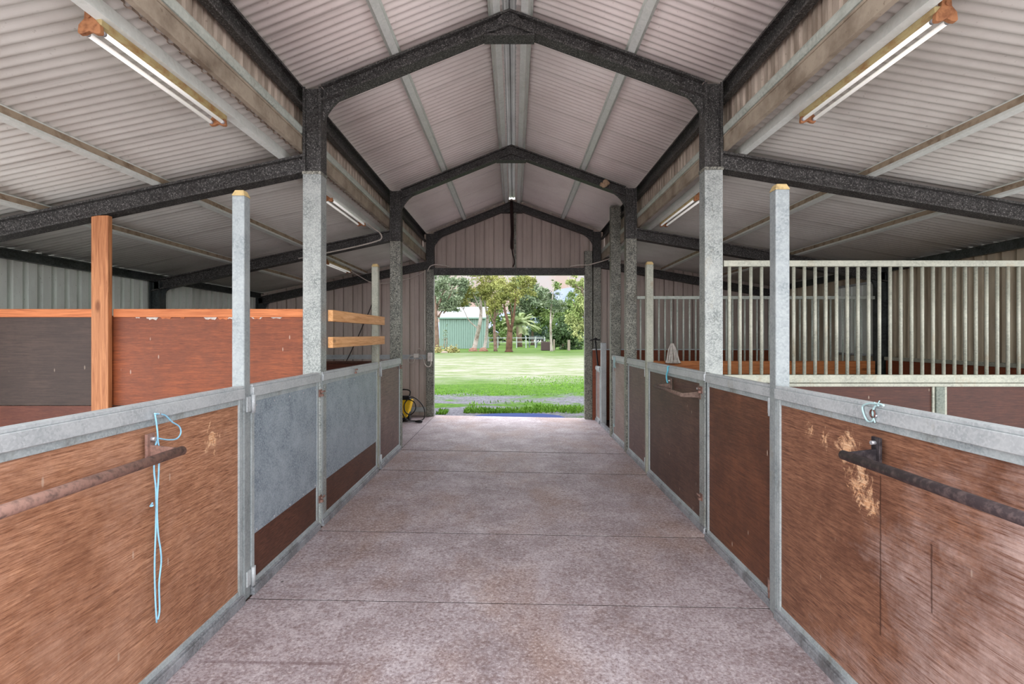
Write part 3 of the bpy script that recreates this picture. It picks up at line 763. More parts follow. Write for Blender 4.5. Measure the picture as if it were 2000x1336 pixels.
bm = B(); box(bm, 1.73, 5.08, 7.20, 7.25, 1.04, 1.225); one('timber_beam', bm, 'timber_beam', 'orange timber beam under the farther barred grille', 'timber beam', bevel=.004)
bm = B(); box(bm, 1.73, 5.08, 7.215, 7.235, -.06, 1.035); one('partition_board', bm, 'ply_rust', 'brown plywood board under the orange timber beam', 'plywood board')
t = thing('stall_partition', 'dark brown plywood partition in a steel frame below the nearer grille', 'partition', (3.4, 4.235, -.06))
bm = B(); box(bm, 1.726, 5.22, 4.212, 4.258, 1.148, 1.176); box(bm, 1.726, 5.22, 4.212, 4.258, -.06, -.01); obj('frame', bm, 'galvanised_cream', t, bevel=.003)
for x0, x1 in ((1.73, 3.45), (3.56, 5.22)):
    bm = B(); box(bm, x0, x1, 4.226, 4.244, -.01, 1.15); obj('plywood_board', bm, 'ply_part_right', t)
bm = B(); box(bm, 3.468, 3.542, 4.205, 4.262, -.06, 1.148); obj('divider_post', bm, 'galvanised_grey_green', t, bevel=.006)
bm = B(); box(bm, 3.445, 3.466, 4.215, 4.255, -.01, 1.148); box(bm, 3.544, 3.565, 4.215, 4.255, -.01, 1.148); obj('divider_edge', bm, 'galvanised_cream', t, bevel=.003)
# kickboards
bm = B(); box(bm, 5.185, 5.205, 3.7, 7.14, -.06, 1.24)
one('kick_board', bm, 'ply_rust', 'brown plywood kick board along the right outer wall', 'plywood board')
bm = B(); box(bm, 5.16, 5.225, 3.7, 7.14, 1.24, 1.285)
one('kick_rail', bm, 'galvanised_cream', 'pale rail on top of the right wall kick board', 'rail', bevel=.003)
t = thing('kick_board', 'rusty brown board on the end wall right of the doorway', 'plywood board', (3.3, 10.06, -.06))
bm = B(); box(bm, 1.54, 5.08, 10.03, 10.05, -.06, 1.31); obj('board', bm, 'ply_rust', t)
bm = B(); box(bm, 1.54, 5.08, 10.025, 10.06, 1.31, 1.335); obj('edge_strip', bm, 'galvanised_pale', t)
# pale framed ribbed panel on the right wall, seen through both grilles
t = thing('framed_panel', 'pale framed ribbed panel on the right wall seen through the grilles', 'shutter', (5.2, 7.7, 1.2))
bm = B()
for a, b in (((5.215,7.33,1.30),(5.215,7.33,2.36)),((5.215,8.3,1.30),(5.215,8.3,2.36)),((5.215,7.33,2.36),(5.215,8.3,2.36)),((5.215,7.33,1.30),(5.215,8.3,1.30))):
    cyl(bm, a, b, .018, 8)
obj('frame', bm, 'galvanised_pale', t)
bm = B(); rib_wall(bm, 'Y', 5.225, 7.34, 8.3, lambda s: 1.30, lambda s: 2.35, .12, [(0,0),(.5,0),(.6,.012),(.9,.012)], 1)
obj('panel', bm, 'wall_sheet', t, solid=.002, recalc=False)

# ------------------------------------------------------------------ saddle racks
def rack(s, X, xt, ya, yb, z, m, mp, label, r=.02):
    t = thing('saddle_rack', label, 'saddle rack', (X, (ya+yb)/2, z), 'pipe saddle racks on the stall fronts')
    for y in (ya, yb):
        bm = B(); box(bm, X, X-s*.012, y-.024, y+.024, z-.03-.008, z+.075); p = obj('mounting_plate', bm, mp, t, bevel=.002)
        bm = B(); cyl(bm, (X-s*.010, y, z+.052), (X-s*.030, y, z+.052), .009, 6); obj('bolt', bm, 'bolt_steel', p)
        bm = B(); hexa(bm, [(X-s*.010,y-.006,z-.024),(xt,y-.006,z-.018),(xt,y+.006,z-.018),(X-s*.010,y+.006,z-.024),(X-s*.010,y-.006,z+.026),(xt,y-.006,z+.012),(xt,y+.006,z+.012),(X-s*.010,y+.006,z+.026)])
        obj('arm', bm, mp, t, bevel=.002)
    bm = B(); tube(bm, [(xt, ya-.01, z), (xt, yb+.012, z)], r, 16); obj('pole', bm, m, t)
    return t
rack(-1, -1.567, -1.43, 1.05, 2.195, 1.065, 'rust_pipe', 'rust_pipe', 'rusty pink pipe saddle rack on the nearest left panel', .0195)
rack(1, 1.493, 1.357, 1.0, 2.10, 1.068, 'black_pipe', 'black_plate', 'black pipe saddle rack on the nearest right panel', .0195)
rack(1, 1.567, 1.406, 4.31, 5.10, 1.072, 'brown_pipe', 'brown_pipe', 'short brownish pipe rack on the long dark right panel', .017)

# ------------------------------------------------------------------ twine and rings
def knot(bm, p, r):
    for k in range(5):
        blob(bm, Vector(p)+Vector((random.uniform(-r,r)*.6,random.uniform(-r,r),random.uniform(-r,r))), r*.55, 1, jit=.1)
t = thing('baling_twine', 'long pale blue twine hanging from the left top rail beside the saddle rack', 'twine', tuple(on_x(305,880,-1.552)))
bm = B()
X = -1.552
loop = [on_x(u, v, X) for u, v in ((302,808),(322,811),(336,824),(350,833),(353,846),(345,857),(328,859),(308,856))]
tube(bm, spline(loop, 6), .0035, 6)
s1 = [on_x(u, v, X) for u, v in ((303,810),(306,830),(308,850),(307,858),(302,880),(301,920),(304,950),(305,985),(304,1040),(302,1100),(303,1160),(306,1216))]
tube(bm, spline(s1, 5), .0035, 6)
s2 = [on_x(u, v, X) for u, v in ((305,856),(308,880),(307,930),(304,985),(306,1040),(311,1075),(312,1100),(308,1140),(309,1190),(306,1210))]
tube(bm, spline([p+Vector((.006,0,0)) for p in s2], 5), .0035, 6)
obj('strands', bm, 'twine_blue', t)
bm = B(); knot(bm, on_x(297,985,X), .008); obj('knot', bm, 'twine_blue', t)
bm = B(); knot(bm, on_x(307,857,X), .005); obj('knot', bm, 'twine_blue', t)
bm = B(); e = on_x(300,809,-1.578); tube(bm, [e+Vector((.0,.004*0,0)), e+Vector((.03,0,.002))], .005, 8)
one('eye_bolt', bm, 'bolt_steel', 'small eye bolt on the left top rail holding the blue twine', 'eye bolt')
t = thing('tie_ring', 'small rusty ring on the nearest right top rail', 'ring', tuple(on_x(1706,809,1.487)))
c0 = on_x(1704,808,1.483)
bm = B(); tube(bm, [c0 + Vector((0,.014*math.cos(a),.016*math.sin(a))) for a in [2*PI*k/20 for k in range(20)]] + [c0+Vector((0,.014,0))], .003, 8); obj('ring', bm, 'ring_steel', t)
bm = B(); tube(bm, [c0+Vector((.012,-.012,-.004)), c0+Vector((.002,-.014,-.010))], .0045, 8); obj('shank', bm, 'bolt_steel', t)
bm = B(); Xr = 1.484
for q in (((1706,812),(1704,822),(1694,822),(1686,806),(1685,793),(1697,788),(1710,789),(1716,792)), ((1706,818),(1705,804),(1708,795),(1716,789),(1726,792))):
    tube(bm, spline([on_x(u, v, Xr) for u, v in q], 5), .0042, 6)
tube(bm, [on_x(1706,816,Xr), on_x(1709,826,Xr)], .003, 6)
tube(bm, spline([on_x(1713,793,Xr), on_x(1716,786,Xr), on_x(1718,783,Xr)], 3), .002, 5); tube(bm, [on_x(1709,792,Xr), on_x(1708,785,Xr)], .002, 5)
one('baling_twine', bm, 'twine_pale', 'short pale twine tied through the ring on the nearest right top rail', 'twine')
bm = B()
pts = spline([on_x(u, v, 1.548) for u, v in ((1304,716),(1304,724),(1302,732),(1302,740),(1304,748))], 5)
tube(bm, pts, .0085, 7); tube(bm, [pts[0], pts[0]+Vector((.03,0,.004))], .006, 6)
one('baling_twine', bm, 'twine_teal', 'short bright blue twine hanging above the short pipe rack', 'twine')
bm = B()
for k in range(5):
    d = .03*k
    tube(bm, spline([(1.575, 8.12-d, 1.255), (1.573, 8.10-d+random.uniform(-.03,.03), 1.14), (1.575, 8.09-d+random.uniform(-.04,.04), 1.03+random.uniform(0,.08))], 4), .006, 5)
tube(bm, spline([(1.575,8.02,1.03),(1.574,8.0,.8),(1.576,8.02,.5),(1.575,8.03,.2)], 5), .004, 5); knot(bm, (1.572,8.02,.18), .02)
one('baling_twine', bm, 'twine_pale', 'bundle of faded blue twine on the pinkish grey panel', 'twine')

# ------------------------------------------------------------------ fluorescent lights
def light(s, xa, xb, y0, y1, z, label):
    """twin tubes at xa (outer) and xb (inner)"""
    xm = (xa+xb)/2
    t = thing('fluorescent_light', label, 'strip light', (xm, (y0+y1)/2, z), 'twin tube strip lights under the lean-to roofs')
    zr = raf_low(xm)+.02
    xi = xb - s*.002
    bm = B(); x0, x1 = sorted((xi-s*.015, xi+s*.035))
    box(bm, x0, x1, y0-.008, y1+.008, z+.022, z+.052); obj('batten', bm, 'batten_enamel', t, bevel=.005)
    for x in (xa, xb):
        bm = B(); tube(bm, [(x,y0+.01,z),(x,y1-.01,z)], .0115, 14); tb = obj('tube', bm, 'tube_glass', t)
        for y, q in ((y0+.01,1),(y1-.01,-1)):
            bm = B(); tube(bm, [(x,y,z),(x,y+q*.022,z)], .0122, 14); obj('tube_end', bm, 'bolt_steel', tb)
    for y, e in ((y0,-1),(y1,1)):
        bm = B()
        x0, x1 = sorted((xa+s*.016, xb-s*.016))
        w = (xa-xb)*s
        prism(bm, [(-w/2-.016,-.012),(-w/2-.010,-.02),(-w/2+.012,-.018),(0,-.006),(w/2-.012,-.018),(w/2+.010,-.02),(w/2+.016,-.012),(w/2+.012,.022),(.024,.05),(.022,.085),(-.022,.085),(-.024,.05),(-w/2-.012,.022)],
              (xm, y-.012, z), (1,0,0), (0,0,1), (0,.024,0))
        h = obj('lamp_holder', bm, 'rust', t, bevel=.003); h['label'] = 'rust stained lamp holder'
        bm = B(); cyl(bm, (xm, y-.012, z+.06), (xm, y-.02, z+.06), .010, 8); obj('screw', bm, 'rust', h)
    for y in (y0+.25, y1-.25):
        bm = B(); box(bm, xi-.008, xi+.008, y-.012, y+.012, z+.05, raf_low(xi)+PL*.6); obj('hanger', bm, 'batten_enamel', t)
    return t
light(-1, -2.0, -1.925, 2.375, 3.40, 2.975, 'nearest strip light under the left lean-to roof')
light(1, 2.0, 1.93, 2.335, 3.43, 3.008, 'nearest strip light under the right lean-to roof')
light(-1, -2.0, -1.925, 5.40, 6.58, 3.005, 'second strip light along the left lean-to, past the first column')
light(1, 2.0, 1.93, 5.45, 6.72, 3.025, 'second strip light along the right lean-to, past the first column')
light(-1, -3.03, -2.96, 8.15, 9.25, 2.735, 'farthest strip light on the left, near the end wall')

# ------------------------------------------------------------------ things by the doorway
t = thing('pressure_washer', 'yellow and black pressure washer standing by the left side of the doorway', 'pressure washer', (-2.05, 9.55, 0))
bm = B()
hexa(bm, [(-2.20,9.46,.07),(-1.98,9.46,.07),(-1.98,9.70,.07),(-2.20,9.70,.07),(-2.17,9.47,.40),(-1.89,9.47,.40),(-1.89,9.69,.40),(-2.17,9.69,.40)])
obj('body', bm, 'washer_yellow', t, bevel=.03)
bm = B(); hexa(bm, [(-2.20,9.48,.40),(-1.92,9.48,.40),(-1.92,9.68,.40),(-2.20,9.68,.40),(-2.15,9.52,.47),(-1.95,9.52,.47),(-1.95,9.64,.47),(-2.15,9.64,.47)]); obj('motor_cover', bm, 'washer_black', t, bevel=.015)
bm = B(); tube(bm, spline([(-2.15,9.60,.45),(-2.14,9.60,.56),(-2.03,9.60,.58),(-1.95,9.60,.55),(-1.96,9.60,.45)], 5), .012, 8); obj('handle', bm, 'washer_black', t)
for x in (-2.23, -1.96):
    bm = B(); cyl(bm, (x-.018, 9.60, .085), (x+.018, 9.60, .085), .085, 20); obj('wheel', bm, 'washer_black', t)
bm = B(); box(bm, -2.19, -1.99, 9.44, 9.72, .03, .075); obj('base', bm, 'washer_black', t, bevel=.01)
bm = B()
tube(bm, spline([(-1.95,9.46,.42),(-1.83,9.42,.36),(-1.81,9.40,.24),(-1.90,9.40,.14),(-2.0,9.40,.2),(-2.01,9.40,.34),(-1.9,9.42,.46),(-1.77,9.45,.40),(-1.68,9.5,.26),(-1.66,9.52,.12),(-1.70,9.5,.03),(-1.85,9.45,.02),(-1.98,9.42,.05),(-2.06,9.42,.17)], 6), .010, 8)
obj('hose', bm, 'washer_black', t)
t = thing('spray_lance', 'black pressure washer lance lying on the concrete by the doorway', 'spray lance', (-1.95, 9.32, 0))
bm = B(); tube(bm, [(-2.35,9.33,.022),(-1.78,9.31,.022)], .009, 8); obj('pipe', bm, 'washer_black', t)
bm = B(); tube(bm, [(-1.80,9.31,.026),(-1.76,9.31,.030),(-1.70,9.31,.032),(-1.665,9.31,.026)], [.012,.024,.028,.016], 12); obj('nozzle', bm, 'washer_black', t)
t = thing('stable_broom', 'black handled tool leaning in the corner right of the doorway', 'tool', (1.66, 9.95, 0))
bm = B(); tube(bm, [(1.72,9.90,.02),(1.585,9.99,1.50)], .014, 8); obj('pole', bm, 'washer_black', t)
bm = B(); tube(bm, spline([(1.48,9.98,1.50),(1.54,9.985,1.515),(1.59,9.99,1.545),(1.64,9.985,1.515),(1.68,9.98,1.52)], 5), [.012]*21, 8); blob(bm, (1.588,9.99,1.53), .03, 2, (1,1,.8)); obj('cross_head', bm, 'washer_black', t)
bm = B(); 
for k in range(7):
    a = -.5+k/6
    tube(bm, spline([(2.20+a*.02,7.12,1.47),(2.20+a*.10,7.10+.02*math.cos(k*2),1.38),(2.20+a*.17,7.09+.02*math.sin(k*3),1.20)], 4), [.012]*8+[.026], 7)
one('hanging_cloth', bm, 'cloth_white', 'crumpled pale cloth hanging on the farther barred grille', 'cloth')
# ================================================================== outdoors
G0 = -.085
bm = B()
NX, NY = 40, 60
def gz(x, y): return G0 + .03*math.sin(x*.7+y*.3)*min(1, max(0,(y-11)/6)) - (.0 if y > 11 else 0)
ysq = [YB+.03 + (110-YB-.03)*(j/NY)**1.8 for j in range(NY+1)]
xsq = [-90 + 180*i/NX for i in range(NX+1)]
vs = [[bm.verts.new((x, y, gz(x,y))) for x in xsq] for y in ysq]
for j in range(NY):
    for i in range(NX):
        bm.faces.new((vs[j][i], vs[j][i+1], vs[j+1][i+1], vs[j+1][i]))
struct('ground', bm, 'lawn', 'lawn and gravel yard beyond the open doorway', 'lawn', smooth=True)
bm = B()
vv = [bm.verts.new(p) for p in ((-400,110,-.2),(400,110,-.2),(400,700,2),(-400,700,2))]; bm.faces.new(vv)
struct('ground_far', bm, 'lawn', 'far paddock behind the trees', 'field')
bm = B(); box(bm, -140, 140, -60, -1.2, -.35, -.12); struct('ground_front', bm, 'concrete', 'yard in front of the shed', 'ground')
bm = B()
P = [(-.82,10.32),(.94,10.32),(1.05,10.45),(.95,10.72),(.62,10.98),(.1,11.06),(-.45,11.0),(-.78,10.80),(-.92,10.5)]
prism(bm, P, (0,0,-.095), (1,0,0), (0,1,0), (0,0,.022))
one('rubber_mat', bm, 'mat_blue', 'flat blue mat on the ground just outside the doorway', 'mat', bevel=.006)

def tufts(name, n, region, hmin, hmax, label, m='grass_blade', kind='stuff', w=.012):
    bm = B()
    for k in range(n):
        x, y = region()
        h = random.uniform(hmin, hmax); a = random.uniform(0, 2*PI); ww = w*random.uniform(.7,1.5)
        l = Vector((random.uniform(-.5,.5)*h, random.uniform(-.5,.5)*h, h))
        u = Vector((math.cos(a)*ww, math.sin(a)*ww, 0)); p = Vector((x, y, gz(x,y)-.01))
        m1 = p + l*.55 + Vector((0,0,h*.1))
        v = [bm.verts.new(q) for q in (p-u, p+u, m1+u*.7, p+l, m1-u*.7)]
        bm.faces.new((v[0],v[1],v[2],v[4])); bm.faces.new((v[4],v[2],v[3]))
    return tag(obj(name, bm, m, None, recalc=False), label, 'grass', None, kind)
def reg1():
    while True:
        x = random.uniform(-1.1, 1.75); y = 11.08 + abs(random.gauss(0, .75))
        d = math.sin(x*3.1+y*2.0)+math.sin(x*1.3-y*3.7)+.9*math.exp(-((x-.1)/.8)**2-((y-11.2)/.5)**2)*2
        if y < 13.4 and random.random() < .25+.5*d: return x, y
tufts('grass_tufts', 3200, reg1, .03, .10, 'bright green grass tuft growing in the gravel just beyond the blue mat')
def reg2():
    y = 14.6 + random.random()**1.3*7
    return random.uniform(-2.8,2.8)*y/12, y
tufts('lawn_grass', 6000, reg2, .02, .05, 'vivid green grass along the near edge of the lawn')
def reg3():
    return random.uniform(-1.66,-1.45), random.uniform(10.9,11.5)
tufts('doorway_grass', 220, reg3, .04, .09, 'small grass clump outside the left doorway column')

def leaves(bm, centres, n, size, spread=1.0):
    for k in range(n):
        c, r = random.choice(centres)
        q = Vector((random.gauss(0,.52), random.gauss(0,.52), random.gauss(0,.52)))
        p = Vector(c) + Vector((q.x*r[0], q.y*r[1], q.z*r[2]))
        s = size*random.uniform(.6,1.4)
        a = Vector((random.gauss(0,1),random.gauss(0,1),random.gauss(0,.8))).normalized()
        b = a.orthogonal().normalized(); b = Matrix.Rotation(random.uniform(0,6.28), 3, a) @ b
        d = a.cross(b)
        v = [bm.verts.new(p+b*s), bm.verts.new(p+d*s*.45), bm.verts.new(p-b*s), bm.verts.new(p-d*s*.45)]
        bm.faces.new(v)

def px(u, v, Y): return on_y(u, v, Y)
def tree(name, label, trunks, crown, leafm, bark, n, size, cat='tree', group=None, Y=64):
    """trunks: [( [(u,v)...], r0, r1 )] traced at distance Y; crown: [(u,v,ru,rv)]"""
    base = px(trunks[0][0][0][0], 687, Y) if trunks else px(crown[0][0], 687, Y)
    base.z = G0
    t = thing(name, label, cat, base, group)
    k = Y/1000
    bm = B()
    for pts, r0, r1 in trunks:
        q = []
        for i, (u, v) in enumerate(pts):
            p = px(u, v, Y); 
            if i == 0 and v > 670: p.z = G0-.05
            p.y += math.sin(i*1.7+u)*.5 if i else 0
            q.append(p)
        q = spline(q, 5)
        m = len(q)-1
        tube(bm, q, [.78*(r0+(r1-r0)*i/m)*(1.35 if i == 0 else 1) for i in range(m+1)], 8)
    if trunks: obj('trunk', bm, bark, t)
    cs = []
    for u, v, ru, rv in crown:
        c = px(u, v, Y); R = (ru*k, min(ru,rv)*k*1.0, rv*k)
        # break each mass of foliage into clumps
        cs.append((c, (R[0]*.95, R[1]*.95, R[2]*.95)))
        for j in range(11):
            a = Vector((random.gauss(0,.55), random.gauss(0,.55), random.gauss(0,.55)))
            cs.append((c+Vector((a.x*R[0], a.y*R[1], a.z*R[2])), (R[0]*.36, R[1]*.36, R[2]*.26)))
    bm = B(); leaves(bm, cs, int(n*2.1), size*.85)
    obj('foliage', bm, leafm, t, recalc=False)
    return t

# main row of trees at the end of the lawn
tree('gum_tree', 'grey leaved tree with pinkish trunk at the left edge of the doorway view', [([(851,690),(852,650),(850,610),(846,570)], .55, .34), ([(856,620),(872,590),(888,560)], .14, .05), ([(866,612),(884,596),(896,584)], .10, .04), ([(850,610),(866,570),(872,545)], .2, .06)],
     [(868,560,34,30),(848,548,26,26),(884,590,18,14),(866,598,18,11),(905,556,14,18)], 'leaf_grey', 'bark_pink', 3400, .17, Y=61)
tree('gum_tree', 'white trunked gum tree leaning in front of the green shed', [([(925,686),(930,662),(938,630),(939,604),(938,575)], .40, .20), ([(934,642),(916,626),(905,604),(893,592)], .11, .04), ([(905,604),(912,584),(917,566)], .07, .03), ([(938,604),(922,570),(912,548)], .10, .03)],
     [(936,556,30,18),(915,575,16,20),(900,592,9,8)], 'leaf_olive', 'bark_white', 2000, .15, Y=63)
tree('gum_tree', 'thin white trunked gum tree at the right end of the green shed', [([(945,686),(949,660),(952,630),(950,608),(946,585)], .28, .15), ([(951,622),(958,600),(966,588)], .08, .03)],
     [(952,574,22,18),(962,560,22,20)], 'leaf_olive', 'bark_white', 1500, .15, Y=64)
tree('gum_tree', 'slim pinkish trunked tree between the shed and the brown forked tree', [([(968,688),(966,655),(965,630),(968,600),(970,570)], .26, .13), ([(965,632),(956,610),(953,590)], .1, .04), ([(966,625),(976,600),(984,580)], .1, .04)],
     [(966,590,16,22),(972,556,22,18)], 'leaf_olive', 'bark_pink', 1500, .15, Y=62)
tree('gum_tree', 'big forked tree with reddish brown trunk in the middle of the doorway view', [([(994,689),(995,665),(996,645)], .52, .40), ([(996,648),(990,622),(985,600),(984,570)], .28, .09), ([(997,648),(1003,620),(1006,594),(1008,560)], .26, .09), ([(995,650),(999,632),(999,610),(995,585)], .16, .06), ([(1006,596),(1018,578),(1026,566)], .09, .03)],
     [(990,560,26,22),(1018,558,22,18),(1004,582,16,16),(1034,552,12,12),(980,585,12,14)], 'leaf_olive', 'bark_brown', 3000, .15, Y=60)
tree('gum_tree', 'slender pale tree with a thin crown before the dark bushes', [([(1077,686),(1076,660),(1075,636),(1076,612),(1078,585),(1082,560)], .22, .07), ([(1077,630),(1082,612),(1090,598)], .07, .03), ([(1078,585),(1082,560),(1085,530)], .05, .02)],
     [(1080,594,22,16),(1078,578,12,10),(1094,600,12,10)], 'leaf_grey', 'bark_white', 1300, .12, Y=62)
tree('gum_tree', 'drooping light green tree at the right edge of the doorway view', [([(1150,690),(1146,650),(1140,600),(1136,560)], .35, .15), ([(1142,620),(1126,600),(1118,590)], .1, .04), ([(1140,575),(1122,556),(1112,545)], .1, .03)],
     [(1128,606,18,26),(1136,640,14,22),(1122,632,12,14),(1136,556,16,12),(1116,552,10,8),(1140,590,16,30)], 'leaf_light', 'bark_grey', 3000, .17, Y=58)
tree('dark_tree', 'dense dark evergreen behind the slender pale tree', [([(1100,690),(1100,660)], .3, .2)],
     [(1094,648,24,28),(1112,652,20,26),(1084,660,14,16),(1120,670,16,14)], 'leaf_dark', 'bark_grey', 4000, .22, Y=72)
tree('background_tree', 'mid green tree far behind the palm', [([(1040,680),(1040,640)], .5, .3)],
     [(1030,608,34,24),(1050,590,26,18),(1010,622,20,26),(1062,612,20,30)], 'leaf_green', 'bark_grey', 4000, .42, Y=120)
tree('background_tree', 'bluish green tree far behind the white vehicles', [([(1060,680),(1060,650)], .5, .3)],
     [(1056,630,18,22),(1044,642,12,14)], 'leaf_blue', 'bark_grey', 1800, .42, Y=130)
tree('background_tree', 'olive tree far behind the forked brown trunk', [([(972,680),(972,650)], .5, .3)],
     [(972,626,22,26),(990,636,16,20),(950,612,16,22)], 'leaf_green', 'bark_grey', 2600, .40, Y=115)
tree('background_tree', 'grey green tree rising behind the shed roof', [([(900,640),(900,600)], .5, .3)],
     [(900,578,40,22),(870,588,30,18),(930,585,24,20)], 'leaf_grey', 'bark_grey', 2200, .42, Y=118)
tree('background_tree', 'light crowned tree far behind the slender pale tree', [([(1100,680),(1100,630)], .5, .3)],
     [(1096,606,24,22),(1120,598,16,20)], 'leaf_green', 'bark_grey', 2200, .42, Y=125)
tree('background_tree', 'broad grey green tree high behind the forked brown tree', [([(1015,680),(1015,600)], .5, .3)],
     [(1005,566,30,22),(1040,572,26,20),(1024,592,30,20)], 'leaf_grey', 'bark_grey', 3000, .36, Y=112)
tree('background_tree', 'wide green tree beyond the right end of the fence', [([(1128,680),(1128,640)], .5, .3)],
     [(1076,626,24,26),(1128,628,22,26),(1104,632,22,24)], 'leaf_green', 'bark_grey', 3000, .40, Y=118)
# palm
Y = 92
t = thing('palm_tree', 'feathery palm with drooping fronds right of the forked brown tree', 'palm', px(1014,678,Y))
bm = B(); a = px(1014,678,Y); a.z = G0; b = px(1014,634,Y); tube(bm, [a, (a+b)/2, b], [.62,.5,.62], 10); obj('trunk', bm, 'bark_pink', t)
for k in range(46):
    az = random.uniform(0, 2*PI); el = random.uniform(-.1, 1.35); L = random.uniform(3.0, 4.6)
    d = Vector((math.cos(az)*math.cos(el), math.sin(az)*math.cos(el), math.sin(el)))
    bm = B(); mid = [b + d*L*s + Vector((0,0,-1.9*s*s*(1.15-.4*math.sin(el)))) for s in (0,.2,.4,.6,.8,1)]
    for p0, p1 in zip(mid, mid[1:]):
        dr = (p1-p0).normalized(); sd = dr.cross(Vector((0,0,1)))
        sd = sd.normalized() if sd.length > .01 else Vector((1,0,0))
        for j in range(5):
            c = p0 + (p1-p0)*(j/5)
            for q in (-1, 1):
                tip = c + sd*q*.62 + dr*.35 + Vector((0,0,-.22))
                v = [bm.verts.new(c), bm.verts.new(c+dr*.10), bm.verts.new(tip)]; bm.faces.new(v)
    obj('frond', bm, 'leaf_palm', t, recalc=False)
# green shed
Y = 78
x0, x1 = px(858,0,Y).x, px(948,0,Y).x; ze = px(0,622,Y).z; zr = px(0,598,Y).z
t = thing('farm_shed', 'green steel shed with a white roof beyond the lawn', 'shed', ((x0+x1)/2, Y+4, G0))
bm = B(); rib_wall(bm, 'X', Y, x0, x1, lambda s: G0, lambda s: ze, .34, [(0,0),(.62,0),(.7,.06),(.92,.06)], 1); box(bm, x0, x1, Y+.1, Y+9, G0, ze); obj('wall', bm, 'shed_green', t)
bm = B(); hexa(bm, [(x0-.2,Y-.25,ze),(x1+.2,Y-.25,ze),(x1+.2,Y+4.5,zr),(x0-.2,Y+4.5,zr),(x0-.2,Y-.25,ze+.14),(x1+.2,Y-.25,ze+.14),(x1+.2,Y+4.5,zr+.14),(x0-.2,Y+4.5,zr+.14)])
hexa(bm, [(x0-.2,Y+4.5,zr),(x1+.2,Y+4.5,zr),(x1+.2,Y+9.2,ze),(x0-.2,Y+9.2,ze),(x0-.2,Y+4.5,zr+.14),(x1+.2,Y+4.5,zr+.14),(x1+.2,Y+9.2,ze+.14),(x0-.2,Y+9.2,ze+.14)]); obj('roof', bm, 'shed_roof', t)
bm = B(); box(bm, x0-.2, x1+.2, Y-.42, Y-.25, ze-.08, ze+.16); obj('gutter', bm, 'shed_green', t, bevel=.03)
bm = B(); hexa(bm, [(x1-.001,Y+.1,ze),(x1+.05,Y+.1,ze),(x1+.05,Y+9,ze),(x1-.001,Y+9,ze),(x1-.001,Y+4.4,zr-.02),(x1+.05,Y+4.4,zr-.02),(x1+.05,Y+4.6,zr-.02),(x1-.001,Y+4.6,zr-.02)]); obj('gable', bm, 'shed_green', t)
# fences
def fence(label, ua, ub, vt, vb, Y, m, rails, nposts):
    a, b = px(ua, 0, Y).x, px(ub, 0, Y).x; zt = px(0, vt, Y).z
    t = thing('rail_fence', label, 'fence', ((a+b)/2, Y, G0))
    for r in rails:
        bm = B(); z = px(0, r, Y).z; box(bm, a, b, Y-.03, Y+.03, z-.06, z+.06); obj('rail', bm, m, t)
    for i in range(nposts):
        x = a+(b-a)*i/(nposts-1); bm = B(); box(bm, x-.09, x+.09, Y-.09, Y+.09, G0, zt); obj('post', bm, m, t, bevel=.02)
fence('white rail fence across the lawn behind the trees', 954, 1064, 658, 680, 82, 'fence_white', (660, 668), 7)
fence('grey rail fence in the paddock near the white vehicles', 1034, 1062, 656, 672, 88, 'fence_grey', (657.5, 662), 3)
fence('pale rail fence at the right in front of the bushes', 1095, 1150, 656, 672, 74, 'fence_white', (658, 663), 4)
# wire fence of thin mesh between pale posts along the lawn's end
for i, (u, vt, w) in enumerate(((1082,663,.20),(1111,664,.32))):
    c = px(u, 685, 66); bm = B(); box(bm, c.x-w/2, c.x+w/2, 66-w/2, 66+w/2, G0, px(0,vt,66).z)
    one('fence_post', bm, 'post_timber', ('thin pale fence post just right of the slender tree', 'stout pale fence post before the light green tree')[i], 'fence post', bevel=.03)
bm = B(); c = px(1066,678,67); box(bm, c.x-.62, c.x+.62, 66.6, 67.6, G0, px(0,667.5,67).z)
one('water_trough', bm, 'trough_dark', 'low dark trough beside the slender pale tree', 'trough', bevel=.05)
for i, (ua, ub) in enumerate(((1037,1045),(1046,1064))):
    Y = 150; a, b = px(ua,0,Y).x, px(ub,0,Y).x; zt = px(0,651.5,Y).z
    t = thing('parked_van', ('small white vehicle parked far off, left of the long one', 'long white vehicle parked far behind the paddock fence')[i], 'vehicle', ((a+b)/2, Y, -.1))
    bm = B(); box(bm, a, b, Y, Y+2.2, .35, zt); obj('body', bm, 'van_white', t, bevel=.2)
    bm = B(); box(bm, a+.3, a+.3+(b-a)*.3, Y-.02, Y+.01, zt-.9, zt-.35); obj('window', bm, 'van_glass', t)
    for x in (a+.5, b-.5):
        bm = B(); cyl(bm, (x, Y-.02, .28), (x, Y+.2, .28), .36, 14); obj('wheel', bm, 'washer_black', t)
# rocks, mulch, tree guard, shrubs
for i, (u, v, r, m, l) in enumerate(((924,680,.52,'mulch','heap of reddish bark around the leaning white trunk'),(944,680,.52,'mulch','heap of reddish bark around the thin white trunk'),(868,690,.34,'rock_pale','pale rock on the lawn near the left edge of the doorway view'))):
    bm = B(); c = px(u, v, 62 if i < 2 else 56); c.z = G0; blob(bm, c, r, 3, (1.1,1,.9 if i < 2 else .6), .07)
    one('bark_heap' if i < 2 else 'rock', bm, m, l, 'bark heap' if i < 2 else 'rock', smooth=False)
t = thing('tree_guard', 'pair of thin pale stakes guarding a sapling before the green shed', 'tree guard', px(870,686,66))
for u in (868, 872.5):
    c = px(u, 686, 66); bm = B(); tube(bm, [(c.x,66,G0),(c.x,66,px(0,660,66).z)], .06, 8); obj('stake', bm, 'post_timber', t)
bm = B(); cs = [(px(870,655,66), (.3,.3,1.2))]; leaves(bm, cs, 60, .12); obj('sapling', bm, 'leaf_grey', t, recalc=False)
